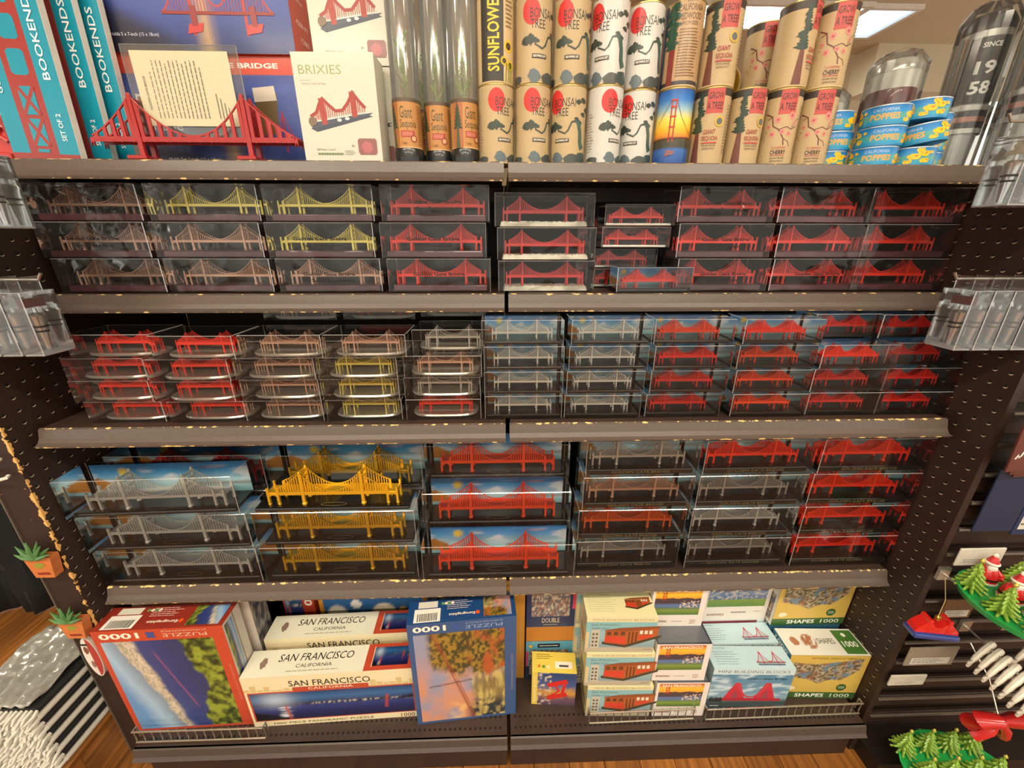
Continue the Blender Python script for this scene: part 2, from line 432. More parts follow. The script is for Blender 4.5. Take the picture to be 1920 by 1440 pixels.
floor = struct('floor', G().bx(-6, 6, -5, 7, -.06, -.008).mesh('floor'), m_wood)
plank_me = bevelbox('plank', .093, 1.19, .008, .0012, z0=-.008)
for i in range(-27, 24):
    for j in range(-1, 2):
        o = ob('plank', plank_me, m_wood, floor, (i * .0945 + .02, j * 1.2 + .35 * ((i * 7) % 3) - .1, 0))
ceil_m = M('ceiling_paint', '#cfc3a6', .8, var=.06, scale=3)
struct('ceiling', G().bx(-6, 6, -5, 7, 2.9, 2.95).mesh('ceiling'), ceil_m)
struct('wall_back', G().bx(-6, 6, 6.9, 7, 0, 2.9).mesh('wall'), M('far_wall_paint', '#b9a888', .8, var=.15, scale=2))
# ceiling beams and dropped soffit seen beyond the top shelf
struct('trim_1', G().bx(3.3, 5.9, 4.2, 4.45, 2.55, 2.9).mesh('soffit'), ceil_m)
struct('trim_2', G().bx(1.2, 1.35, 2.2, 6.9, 2.78, 2.9).mesh('beam'), M('beam_paint', '#b3a88c', .7))

# ceiling luminaires: the lamps of the store
m_diff = M('diffuser_glow', '#fff2dc', .6, emit=LAMP_POWER, var=0)
m_frame = M('white_frame', '#e8e4d8', .5)
lamp_names = ['over the aisle before the chipped end panel', 'over the aisle before the shelf joint', 'over the aisle before the slatted rack',
              'farther back over the aisle, chipped panel side', 'farther back over the aisle, in the middle', 'farther back over the aisle, rack side',
              'beyond the shelves behind the seedling tubes', 'seen beyond the tree cans']
lamp_me = G().bx(-.62, .62, -.16, .16, -.012, -.002).mesh('diffuser')
fr_me = G().bx(-.65, .65, -.19, -.16, -.03, 0).bx(-.65, .65, .16, .19, -.03, 0).bx(-.65, -.62, -.16, .16, -.03, 0).bx(.62, .65, -.16, .16, -.03, 0).bx(-.62, .62, -.16, .16, -.002, 0).mesh('frame')
for (x, y), w in zip(LAMPS, lamp_names):
    t = thing('ceiling_light', 'bright white fluorescent ceiling light ' + w, 'light', (x, y, 2.9), group='ceiling lights')
    ob('light_frame', fr_me, m_frame, t); ob('diffuser', lamp_me, m_diff, t)
t = thing('ceiling_light', 'pale blue lit ceiling panel above the tumblers', 'light', (2.86, 3.82, 2.9), group='ceiling lights')
ob('light_frame', G().bx(-.22, .22, -.24, -.21, -.03, 0).bx(-.22, .22, .21, .24, -.03, 0).bx(-.22, -.19, -.21, .21, -.03, 0).bx(.19, .22, -.21, .21, -.03, 0).mesh('frame'), m_frame, t)
ob('diffuser', G().bx(-.19, .19, -.21, .21, -.012, -.001).mesh('diffuser'), M('cool_diffuser', '#bfe2ff', .6, emit=1.6, var=0), t)

# ------------------------------------------------------------------ shelving
SHELF = {1: (.83, 1.448), 2: (.83, 1.211), 3: (.7307, .968), 4: (.7261, .570)}
BACK = 1.2
bk = thing('shelf_back_panel', 'dark brown back panel behind the shelves', 'back panel', (0, BACK, 0))
for s in (-1, 1):
    ob('panel', G().bx(s * .4655 - .465, s * .4655 + .465, 0, .01, 0, 1.448).mesh('panel'), m_dark, bk)
lip_prof = [(0, 0), (-.004, -.002), (-.0065, -.010), (-.009, -.019), (-.014, -.027), (-.0205, -.0305), (-.0195, -.0345), (-.008, -.0335), (.001, -.030), (.004, -.014), (.006, -.004)]
shelf_words = {1: 'topmost', 2: 'second', 3: 'third', 4: 'fourth'}
for k, (yl, zt) in SHELF.items():
    dep = BACK - yl - .004
    for s, side in ((-1, 'chipped panel side'), (1, 'slatted rack side')):
        t = thing('metal_shelf', '%s brown metal shelf from the top, bay on the %s' % (shelf_words[k], side), 'shelf', (s * .4575, yl, zt), group='brown gondola shelves')
        ob('shelf_plate', G().bx(-.452, .452, .004, dep, -.006, -.0008).bx(-.452, .452, dep - .004, dep, -.04, -.006).mesh('plate'), m_shelf, t)
        ob('shelf_lip', G().prism(lip_prof, -.4535, .4535, 'X').mesh('lip'), m_lip, t)
        for e in (-1, 1):
            ob('shelf_bracket', G().prism([(.012, -.006), (dep, -.006), (dep, -.075), (dep - .05, -.075), (.012, -.018)], e * .449 - .0015, e * .449 + .0015, 'X').mesh('bracket'), m_shelf, t)
# base decks with their perforations
for s, side in ((-1, 'chipped panel side'), (1, 'slatted rack side')):
    t = thing('base_deck', 'perforated brown base deck at the floor, bay on the ' + side, 'shelf', (s * .4575, .634, .152), group='base decks')
    dep = BACK - .634
    ob('deck_plate', G().bx(-.453, .453, 0, dep, -.006, -.0005).mesh('plate'), m_shelf, t)
    ob('deck_lip', G().prism([(0, -.0005), (-.003, -.003), (-.008, -.020), (-.0145, -.027), (-.012, -.031), (.004, -.030), (.004, -.0005)], -.4535, .4535, 'X').mesh('lip'), M('deck_lip_paint', '#463b34', .38, var=.2, scale=120, bump=.1), t)
    ob('kick_plate', G().bx(-.453, .453, .018, .024, -.151, -.012).mesh('kick'), m_brown, t)
    g = G()
    for r, y in enumerate((.020, .0445)):
        for i in range(70):
            x = -.440 + .0127 * i
            g.lathe([(.0032, 0), (.0032, .0002)], 8, (x, y, -.0004))
    p = ob('perforation_pattern', g.mesh('perf'), m_hole, t); p['kind'] = 'stuff'

# end panels
def perf(xs, ys, zs, nx):
    """punched holes with overhead light on the lower rim painted as a pale crescent, on a panel that faces nx along x"""
    g = G()
    for y in ys:
        for z in zs:
            e = nx * .0003
            g.add([(xs + e, y + .0031 * math.cos(a), z + .0031 * math.sin(a)) for a in [i * math.pi / 4 for i in range(8)]], [tuple(range(8))], 0)
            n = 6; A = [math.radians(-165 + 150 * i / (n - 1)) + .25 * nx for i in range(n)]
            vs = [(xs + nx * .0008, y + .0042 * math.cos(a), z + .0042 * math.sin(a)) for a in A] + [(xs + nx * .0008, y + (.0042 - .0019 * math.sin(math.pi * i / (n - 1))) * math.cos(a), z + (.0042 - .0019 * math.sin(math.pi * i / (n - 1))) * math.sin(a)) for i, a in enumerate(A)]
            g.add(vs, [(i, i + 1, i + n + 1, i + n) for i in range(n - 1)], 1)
    return g.mesh('perf', fix=False)
zs = [1.084 + .0254 * j for j in range(14)] + [1.084 - .0254 * j for j in range(1, 40)]
t = thing('end_panel', 'perforated brown end post with chipped paint and succulent magnets', 'panel', (0, 0, 0))
ob('post_body', G().bx(-.992, -.931, .69, BACK, 0, 1.44).mesh('post'), m_chip, t)
p = ob('perforation_pattern', perf(-.931, [.7013 + .0257 * i for i in range(7)], zs, 1), [m_hole, m_rim_light], t); p['kind'] = 'stuff'
ob('edge_strip', G().bx(-.9945, -.992, .687, .70, 0, 1.44).mesh('edge'), M('steel_edge', '#8d8578', .35, metal=.7), t)
t = thing('end_panel', 'perforated brown end panel beside the slatted ornament rack', 'panel', (0, 0, 0))
ob('panel_body', G().bx(.931, .946, .66, BACK, 0, 1.44).mesh('panel'), m_brown, t)
p = ob('perforation_pattern', perf(.931, [.6756 + .0257 * i for i in range(8)], zs, -1), [m_hole, m_rim_light], t); p['kind'] = 'stuff'
# slatted display rack on the far side of that end panel
rk = thing('slatted_rack', 'dark brown slatted display rack hung with ornaments and tags', 'display rack', (0, 0, 0))
ob('rack_back', G().bx(.947, 1.75, .69, .72, 0, 1.44).mesh('back'), M('rack_dark', '#20130d', .6), rk)
ob('rack_base', G().bx(.947, 1.75, .60, .70, 0, .05).mesh('base'), M('rack_dark2', '#1a100b', .5), rk)
sl_me = bevelbox('slat', .80, .012, .040, .003)
bar_me = G().tube([(-.4, 0, 0), (.4, 0, 0)], .0045, 8).mesh('bar', True)
for i in range(20):
    z = .085 + .067 * i
    ob('slat', sl_me, m_brown, rk, (1.349, .681, z)); ob('rack_bar', bar_me, M('bar_metal', '#6d6258', .35, metal=.7), rk, (1.349, .662, z + .052))
# ================================================================== souvenir bridges in clear boxes
COLS = {
    'red': M('bridge_red', '#ee2f12', .38, coat=.25), 'darkred': M('bridge_dark_red', '#d3241a', .4, coat=.2), 'orange': M('bridge_orange', '#d95a24', .32, metal=.35),
    'gold': M('bridge_gold', '#e8b82c', .24, metal=.6), 'palegold': M('bridge_pale_gold', '#dcc964', .26, metal=.5), 'copper': M('bridge_copper', '#c79c82', .3, metal=.45),
    'silver': M('bridge_silver', '#cfcdc4', .3, metal=.4), 'pewter': M('bridge_pewter', '#b3aca0', .3, metal=.45), 'orred': M('bridge_orange_red', '#e04016', .4, coat=.2)}
m_case = clear('clear_case', '#f7f8f7', .05, .0, ior=1.40, haze=.004)
m_film = clear('clear_film', '#f6f7f7', .07, .0, ior=1.38, wav=.55, scale=16, haze=.012)
m_edge = clear('case_edge', '#dfe3e1', .12, .25, haze=.26)
m_maroon = M('plinth_maroon', '#5b3038', .3, coat=.3); m_black = M('plinth_black', '#15130f', .22, coat=.4)
m_silverbase = M('oval_base_silver', '#dedbd0', .2, metal=.6); m_white = M('white_wave_base', '#e9e6d2', .55, bump=.9, scale=160)
m_card_edge = M('card_white', '#d8d8d0', .6)

BR = {}
def bridge_meshes(key, L, T, zd, wy, tower, inner, outer, nh=24, cable=.0012, dk=.004, hang=None):
    """L overall length, T tower height, zd deck underside, wy half width; fractions of L for tower and pylons"""
    if key in BR: return BR[key]
    xt, xi, xo = tower * L, inner * L, outer * L
    zt = zd + dk                                        # deck top
    zp = zt + (T - zt) * (.03 if key == 'frame' else .22)                            # pylon top, where the side cable lands
    def zc(x):
        a = abs(x)
        if a <= xt: return zt + .0016 + (T * .985 - zt - .0016) * (a / xt) ** 2
        u = (a - xt) / (xi - xt); return T * .985 + (zp - T * .985) * (1.42 * u - .42 * u * u)
    # one cable with its hangers and the deck chord: flat web, then given thickness
    xs = []
    n1 = nh
    for a, b, n in ((-xi, -xt, max(4, int(n1 * .42))), (-xt, xt, n1), (xt, xi, max(4, int(n1 * .42)))):
        st = (b - a) / n; hw = st * (hang or (.25 if key in 'BSC' else .19))
        for i in range(n):
            c = a + (i + .5) * st; xs += [(a + i * st, 0), (c - hw, 1), (c + hw, 0)]
    xs.append((xi, 0))
    vs, fs = [], []
    for x, _ in xs:
        z = zc(x); vs += [(x, zd), (x, zt), (x, max(z - cable * .5, zt + .0001)), (x, max(z + cable * .5, zt + .0009))]
    for i in range(len(xs) - 1):
        b = 4 * i; fs += [(b, b + 4, b + 5, b + 1), (b + 2, b + 6, b + 7, b + 3)]
        if xs[i][1]: fs.append((b + 1, b + 5, b + 6, b + 2))
    th = cable * .5; n = len(vs); cnt = {}
    for f in fs:
        for i in range(4):
            e = (f[i], f[(i + 1) % 4]); cnt[frozenset(e)] = cnt.get(frozenset(e), []) + [e]
    V = [(x, -th, z) for x, z in vs] + [(x, th, z) for x, z in vs]
    Fc = list(fs) + [tuple(i + n for i in reversed(f)) for f in fs] + [(e[0][1], e[0][0], e[0][0] + n, e[0][1] + n) for e in cnt.values() if len(e) == 1]
    web = G().add(V, Fc).mesh('cable_web')
    a0, a1 = L * .0115, L * .0085
    g = G()
    for s in (-1, 1):
        g.frustum(0, s * wy, 0, T, a0, a0 * .8, a1, a1 * .7)
        g.lathe([(a0 * 1.75, 0), (a0 * 1.75, a0 * .7), (a0 * 1.3, a0 * 1.5)], 12, (0, s * wy, 0))
        g.frustum(0, s * wy, T, T + a1 * .9, a1 * .9, a1 * .6, a1 * .4, a1 * .3)
    for f in (.42, .60, .77, .93): g.bx(-a1 * .7, a1 * .7, -wy, wy, T * f - a1 * .8, T * f + a1 * .8)
    tow = g.mesh('tower')
    g = G(); p0 = L * .0085
    for s in (-1, 1): g.frustum(0, s * wy, 0, zp, p0, p0, p0 * .85, p0 * .85); g.lathe([(p0 * 1.5, 0), (p0 * 1.5, p0 * .9), (p0, p0 * 1.3)], 10, (0, s * wy, 0))
    g.bx(-p0 * .5, p0 * .5, -wy, wy, zd, zt)
    pyl = g.mesh('pylon')
    g = G(); g.bx(-xo, xo, -wy * .96, wy * .96, zd + dk * .55, zt - dk * .08)
    nz = 36                                             # zigzag lower truss on both sides
    for s in (-1, 1):
        for i in range(nz):
            x0 = -xi + 2 * xi * i / nz; x1 = -xi + 2 * xi * (i + 1) / nz; za, zb = (zd, zd + dk * .7) if i % 2 else (zd + dk * .7, zd)
            g.add([(x0, s * (wy + th * 1.2), za - dk * .13), (x1, s * (wy + th * 1.2), zb - dk * .13), (x1, s * (wy + th * 1.2), zb + dk * .13), (x0, s * (wy + th * 1.2), za + dk * .13)], [(0, 1, 2, 3)])
    # arch between the end pylons
    for s in (-1, 1):
        for e in (-1, 1):
            A = [(e * (xi + (xo - xi) * i / 6), zd - dk * .9 + dk * .9 * math.sin(math.pi * i / 6)) for i in range(7)]
            g.prism([(x, z) for x, z in A] + [(e * xo, zd + dk * .6), (e * xi, zd + dk * .6)], s * wy - th, s * wy + th)
    deck = g.mesh('deck')
    BR[key] = (web, tow, pyl, deck, xt, xi, xo, wy, zt)
    return BR[key]

METALS = [COLS[k] for k in ('copper', 'silver', 'pewter', 'palegold')]
def add_bridge(t, key, mat, at=(0, 0, 0), **kw):
    fine = key not in ('frame',) and mat in METALS
    web, tow, pyl, deck, xt, xi, xo, wy, zt = bridge_meshes(key + ('_fine' if fine else ''), **(dict(kw, hang=.11, dk=kw['dk'] * .8) if fine else kw))
    X, Y, Z = at
    d = ob('bridge_deck', deck, [mat], t, (X, Y, Z), link_obj=True)
    for s in (-1, 1):
        ob('cable', web, [mat], d, (0, s * wy, 0), link_obj=True)
        ob('tower', tow, [mat], d, (s * xt, 0, 0), link_obj=True)
        for xx in ((xi, xo) if key != 'frame' else ()): ob('pylon', pyl, [mat], d, (s * xx, 0, 0), link_obj=True)

def sky_card(w, h, name, title=False):
    def fn(U, V):
        A = ramp(V, (0, '#7fb4bd'), (.22, '#a9d4de'), (.42, '#b7dcea'), (.7, '#4fa8e6'), (1, '#2a86d2'))
        n = vnoise(U, V, 6, 4, 3); A = blend(A, lin('#eef4f6'), sstep(.52, .68, n) * sstep(.35, .5, V) * (1 - sstep(.75, .95, V)) * .8)
        d = np.hypot((U - .2) * w / h, V - .74); A = blend(A, lin('#f3d84a'), 1 - sstep(.07, .2, d))
        hill = sstep(0, .02, .42 * (1 - (U / .16) ** 3) + .03 * np.sin(U * 60) + .12 * (U < .16) - V) * (U < .175)
        A = blend(A, np.stack([c * (.6 + .8 * vnoise(U, V, 30, 20, 5)) for c in lin('#b2762f')], -1), hill * (V > .1))
        town = sstep(0, .02, .33 + .05 * vnoise(U, V, 60, 2, 8) - V) * (V > .24) * (U > .55)
        return blend(A, lin('#9c8f86'), town * .7)
    p = Print().art(-w / 2, 0, w / 2, h, 44, 22, fn)
    if title: p.text('San Francisco', w * .27, h * .84, h * .085, '#d0505c', shear=.25)
    return p.front(name)

def case_mesh(key, w, d, h):
    k = 'case' + key
    if k not in BR:
        me = bevelbox('case', w, d, h, .0011, mat2=True); bm = bmesh.new(); bm.from_mesh(me)
        bmesh.ops.delete(bm, geom=[f for f in bm.faces if f.normal.z < -.1 or f.normal.y > .9 and key != 'A'], context='FACES')
        bm.to_mesh(me); bm.free(); BR[k] = me
    return BR[k]
def oval(L, W, z0, z1, n=40):
    g = G(); P = []
    for k in range(n):
        a = 2 * math.pi * k / n; c, s = math.cos(a), math.sin(a)
        P.append((L * math.copysign(abs(c) ** .55, c), W * math.copysign(abs(s) ** .75, s)))
    b = [(x * .985, y * .97, z0) for x, y in P] + [(x, y, z0 + (z1 - z0) * .45) for x, y in P] + [(x * .985, y * .96, z1) for x, y in P]
    fs = [(r * n + k, r * n + (k + 1) % n, (r + 1) * n + (k + 1) % n, (r + 1) * n + k) for r in (0, 1) for k in range(n)] + [tuple(reversed(range(n))), tuple(range(2 * n, 3 * n))]
    return g.add(b, fs).mesh('oval', True)

#            case w, d, h     bridge length etc.
KIND = {
    'A': dict(c=(.208, .085, .066), b=dict(L=.190, T=.0505, zd=.0155, wy=.0085, tower=.27, inner=.43, outer=.485, nh=26, cable=.0013, dk=.0055), base='maroon', z=.0135),
    'A2': dict(c=(.194, .085, .066), b=dict(L=.176, T=.050, zd=.0155, wy=.0085, tower=.27, inner=.43, outer=.485, nh=26, cable=.0013, dk=.0055), base='maroon', z=.0135),
    'F': dict(c=(.198, .085, .062), b=dict(L=.168, T=.048, zd=.0165, wy=.0085, tower=.285, inner=.44, outer=.485, nh=26, cable=.0013, dk=.0055), base='white', z=.010),
    'B': dict(c=(.151, .090, .0445), b=dict(L=.113, T=.0365, zd=.0130, wy=.009, tower=.29, inner=.44, outer=.485, nh=22, cable=.0010, dk=.0050), base='oval', z=.0065),
    'S': dict(c=(.143, .075, .041), b=dict(L=.115, T=.0315, zd=.0105, wy=.008, tower=.26, inner=.43, outer=.485, nh=20, cable=.0010, dk=.0045), base='thin', z=.006),
    'C': dict(c=(.157, .070, .0500), b=dict(L=.121, T=.0375, zd=.0115, wy=.0075, tower=.235, inner=.425, outer=.485, nh=26, cable=.0011, dk=.0046), base='black', z=.008, card=True),
    'D': dict(c=(.350, .078, .0935), b=dict(L=.285, T=.078, zd=.023, wy=.0145, tower=.224, inner=.412, outer=.485, nh=24, cable=.0018, dk=.0075), base='plinth', z=.011, card=True),
    'E': dict(c=(.246, .090, .0850), b=dict(L=.210, T=.062, zd=.0180, wy=.0125, tower=.23, inner=.412, outer=.485, nh=30, cable=.0015, dk=.0060), base='letter', z=.015, card=True)}
PROTO = {}
def parts_for(kind):
    if kind in PROTO: return PROTO[kind]
    q = KIND[kind]; w, d, h = q['c']; z = q['z']; b = q['base']; r = {}
    r['case'] = case_mesh(kind, w, d, h)
    if b == 'maroon': r['base'] = (bevelbox('base', w * .93, d * .80, z - .001, .0022, 2, z0=.001), m_maroon)
    elif b == 'white':
        g = G(); nx, ny = 60, 10; q2 = random.Random(4)
        vs = [(-w * .45 + w * .9 * i / nx, -d * .36 + d * .72 * j / ny, .001 + (z - .001) * (1 if 0 < i < nx and 0 < j < ny else .0) * (1 + q2.uniform(-.16, .16))) for j in range(ny + 1) for i in range(nx + 1)]
        r['base'] = (g.add(vs, [(j * (nx + 1) + i, j * (nx + 1) + i + 1, (j + 1) * (nx + 1) + i + 1, (j + 1) * (nx + 1) + i) for j in range(ny) for i in range(nx)]).mesh('wave', True), m_white)
    elif b == 'oval': r['base'] = (oval(w * .455, d * .40, .001, z), m_silverbase)
    elif b == 'thin': r['base'] = (bevelbox('base', w * .94, d * .8, z - .001, .0015, 2, z0=.001), m_silverbase)
    elif b == 'black': r['base'] = (bevelbox('base', w * .96, d * .84, z - .001, .002, 2, z0=.001), m_black)
    else: r['base'] = (bevelbox('base', w * .95, d * .84, z - .001, .003 if b == 'letter' else .004, 2, z0=.001), m_black)
    if q.get('card'): r['card'] = sky_card(w * .95, h * .84, 'card', kind == 'D')
    if b == 'letter': r['letters'] = Print().text('GOLDEN GATE BRIDGE', 0, z * .52, z * .40, '#8f7c52', w=w * .52).front('letters')
    if b == 'plinth': r['oval'] = Print().ring(0, 0, .028, .006, .0007, '#a89a72').top('oval')
    if kind in ('A', 'A2'): r['sign'] = Print().text('Golden Gate Bridge', 0, h * .53, h * .13, '#17110f', w=w * .50, bold=.03).text('San Francisco', 0, h * .36, h * .115, '#17110f', w=w * .35, bold=.03).front('sign')
    if kind == 'B': r['sf'] = Print().text('SAN FRANCISCO', 0, 0, .0042, '#c89a80', w=.043, bold=.02).front('sf')
    PROTO[kind] = r
    return r

def boxed(kind, colour, label, group, loc, rz=0.0, sign=False, sf=False, case=True):
    q = KIND[kind]; w, d, h = q['c']; r = parts_for(kind)
    t = thing('boxed_bridge_souvenir', label, 'souvenir', (loc[0], loc[1] + d / 2, loc[2] + .0004), rz, group)
    cs = ob('clear_case', r['case'], [m_film if kind in ('A', 'A2', 'F') else m_case, m_edge], t) if case else None
    pl = ob('plinth', r['base'][0], r['base'][1], t)
    mt = COLS[colour]
    add_bridge(t, kind, mt, (0, 0 if kind not in ('C', 'D', 'E') else -d * .04, q['z'] - .0005), **q['b'])
    if 'card' in r and case: ob('backdrop_card', r['card'], PRINT_GLOSS, t, (0, d / 2 - .004, h * .1))
    if 'letters' in r: ob('lettering', r['letters'], PRINT_GLOSS, pl, (0, -d * .42 - .0003, 0))
    if 'oval' in r: ob('emblem_print', r['oval'], PRINT_GLOSS, pl, (0, -d * .27, q['z']))
    if sign: ob('lettering', r['sign'], PRINT, cs, (0, -d / 2 - .0002, 0))
    if sf: ob('lettering', r['sf'], PRINT, t, (0, -q['b']['wy'] - .002, q['z'] + q['b']['zd'] + .004))
    return t

NAMEC = {'red': 'bright red', 'darkred': 'crimson', 'orange': 'copper orange', 'gold': 'shiny gold', 'palegold': 'pale gold', 'copper': 'copper', 'silver': 'silver', 'pewter': 'pewter grey', 'orred': 'orange red'}
POS = {3: ['bottom', 'middle', 'top'], 4: ['bottom', 'second up', 'third up', 'top']}
def stack(shelf, col, kind, colours, xs, ys, rzs=None, sign=(), sf=(), word='second'):
    h = KIND[kind]['c'][2] + .0016
    z = SHELF[shelf][1]
    for i, (c, x) in enumerate(zip(colours, xs)):
        k = kind
        hh = h
        lab = '%s bridge in clear box, %s of %s stack from chipped post, %s shelf' % (NAMEC[c], POS[len(colours)][i], ORD[col], word)
        y = ys[i] if isinstance(ys, (list, tuple)) else ys
        if isinstance(kind, (list, tuple)): k = kind[i]
        boxed(k, c, lab, 'boxed bridges on the %s shelf' % word, (x, y, z), (rzs[i] if rzs else rnd.uniform(-.012, .012)), sign=i in sign, sf=i in sf)
        z += KIND[k]['c'][2] + .0012

# second shelf
stack(2, 1, 'A', ['copper'] * 3, [-.790, -.800, -.797], .848, sign=(1,))
stack(2, 2, 'A', ['copper', 'copper', 'palegold'], [-.576, -.583, -.575], .848)
stack(2, 3, 'A', ['copper', 'palegold', 'palegold'], [-.357, -.365, -.358], .848, sign=(0, 1))
stack(2, 4, 'A', ['red'] * 3, [-.136, -.143, -.136], .846, sign=(0, 1, 2))
stack(2, 5, 'F', ['darkred'] * 3, [.083, .081, .077], [.848, .848, .856])
stack(2, 7, 'A2', ['red'] * 3, [.452, .444, .436], .85, sign=(0, 1, 2))
stack(2, 8, 'A2', ['red'] * 3, [.652, .650, .638], .85, sign=(0, 2))
stack(2, 9, 'A2', ['red'] * 3, [.832, .830, .826], .852)
B2 = 'boxed bridges on the second shelf'
boxed('S', 'red', 'small bright red bridge in low clear box, second up, behind the blue-backed box', B2, (.268, .872, 1.211 + .0862), .02)
boxed('S', 'red', 'small bright red bridge in low clear box, topmost beside the crimson stack', B2, (.272, .868, 1.211 + .1284), -.02)
boxed('S', 'red', 'small red bridge box hidden at the bottom behind the blue-backed box', B2, (.265, .922, 1.211), 0)
boxed('S', 'red', 'small red bridge box hidden second from the shelf behind blue-backed box', B2, (.265, .922, 1.211 + .0426), 0)
boxed('C', 'red', 'bright red bridge in box with blue city card, pulled forward on second shelf', B2, (.303, .835, 1.211), .03)
boxed('A2', 'darkred', 'crimson bridge in box set far back in the dark gap, second shelf', B2, (.272, 1.03, 1.211 + .086), 0)
boxed('A2', 'darkred', 'crimson bridge box under the one far back in the dark gap', B2, (.272, 1.03, 1.211), 0)

# third shelf
W3 = 'third'
stack(3, 1, 'B', ['red'] * 4, [-.758, -.766, -.760, -.735], [.75, .745, .742, .74], word=W3)
stack(3, 2, 'B', ['red'] * 4, [-.598, -.606, -.600, -.575], [.748, .738, .732, .726], word=W3, rzs=[0, .01, .0, -.02])
stack(3, 3, 'B', ['copper'] * 4, [-.445, -.444, -.443, -.419], [.748, .744, .737, .73], sf=(2, 3), word=W3)
stack(3, 4, 'B', ['palegold'] * 3 + ['copper'], [-.288, -.288, -.286, -.264], [.748, .744, .737, .73], sf=(3,), word=W3)
stack(3, 5, 'B', ['red', 'pewter', 'copper', 'pewter'], [-.129, -.129, -.125, -.110], [.748, .75, .745, .77], sf=(2,), word=W3)
stack(3, 6, 'C', ['silver'] * 4, [.033, .033, .033, .030], .748, word=W3)
stack(3, 7, 'C', ['silver'] * 4, [.195, .197, .199, .201], .748, word=W3)
stack(3, 8, 'C', ['darkred', 'darkred', 'darkred', 'orred'], [.362, .366, .366, .363], [.75, .748, .746, .75], word=W3)
stack(3, 9, 'C', ['orred', 'orred', 'orred', 'red'], [.540, .537, .535, .536], [.746, .748, .748, .746], word=W3)
stack(3, 10, 'C', ['darkred', 'darkred', 'red', 'darkred'], [.703, .699, .702, .714], [.75, .75, .746, .80], word=W3)
stack(3, 11, 'C', ['darkred'] * 4, [.851, .852, .846, .846], [.75, .752, .76, .79], word=W3, rzs=[0, 0, 0, 0])
B3 = 'boxed bridges on the third shelf'
boxed('B', 'copper', 'copper bridge box set back above the third stack, half under the shelf', B3, (-.435, .855, .968 + .137 + .047), 0)
boxed('B', 'darkred', 'dark crimson bridge box set back above the gold stack, under the shelf', B3, (-.27, .858, .968 + .137 + .047), 0)
boxed('B', 'pewter', 'grey bridge box set back over the fifth stack, under the shelf', B3, (-.112, .885, .968 + .137 + .047), 0)
for x, c, n in ((-.435, 'copper', 'third'), (-.27, 'copper', 'fourth'), (-.112, 'pewter', 'fifth')):
    for k in range(3):
        boxed('B', c, '%s bridge box in the back row behind the %s stack, %s' % (NAMEC[c], n, POS[3][k]), B3, (x, .868, .968 + k * .0457), 0)
boxed('B', 'darkred', 'crimson bridge in box tipped against the chipped post, upper of two', B3, (-.846, .835, .968 + .047), .12)
boxed('B', 'darkred', 'crimson bridge in box on the shelf by the chipped post, lower of two', B3, (-.846, .842, .968), .1)

# fourth shelf
W4 = 'fourth'
stack(4, 1, 'D', ['silver'] * 3, [-.740, -.742, -.750], [.728, .726, .722], word=W4, rzs=[.01, .02, .035])
for i, x in enumerate((-.383, -.380)):
    boxed('D', 'gold', 'shiny gold bridge in clear box, %s of the gold stack on fourth shelf' % ['bottom', 'middle'][i], 'boxed bridges on the fourth shelf', (x, .731, .570 + i * .0947), 0)
boxed('D', 'gold', 'unboxed shiny gold bridge on black plinth in front of the gold boxes', 'boxed bridges on the fourth shelf', (-.379, .725, .570 + 2 * .0947), 0, case=False)
B4 = 'boxed bridges on the fourth shelf'
boxed('D', 'gold', 'shiny gold bridge in box with sky card behind the unboxed gold bridge', B4, (-.372, .809, .570 + 2 * .0947), 0)
boxed('D', 'gold', 'gold bridge box at the back, bottom of the hidden gold row', B4, (-.372, .814, .570), 0)
boxed('D', 'gold', 'gold bridge box at the back, upper of the hidden gold row', B4, (-.372, .814, .570 + .0947), 0)
boxed('D', 'darkred', 'crimson bridge in box with sky card, set back above the silver stack', B4, (-.735, .815, .570 + 2 * .0947), 0)
boxed('D', 'darkred', 'crimson bridge box in the back row behind the silver stack, bottom', B4, (-.735, .815, .570), 0)
boxed('D', 'darkred', 'crimson bridge box in the back row behind the silver stack, middle', B4, (-.735, .815, .570 + .0947), 0)
for i, (x, y) in enumerate(((-.021, .724), (-.024, .790), (-.022, .845))):
    boxed('D', 'orred', 'orange red bridge in wide box, %s of the stepped stack at the shelf joint' % POS[3][i], B4, (x, y, .570 + i * .0947), 0)
for k in range(2): boxed('D', 'orred', 'orange red bridge box in the back row at the shelf joint, %s' % ['bottom', 'above it'][k], B4, (-.02, [.806, .872][k], .570 + k * .0947), 0)
stack(4, 4, 'E', ['pewter', 'orange', 'copper', 'pewter'], [.281, .284, .289, .291], .742, word=W4)
stack(4, 5, 'E', ['pewter', 'silver', 'pewter', 'red'], [.546, .544, .545, .547], .742, word=W4)
stack(4, 6, 'E', ['red'] * 4, [.805, .804, .803, .804], .742, word=W4)
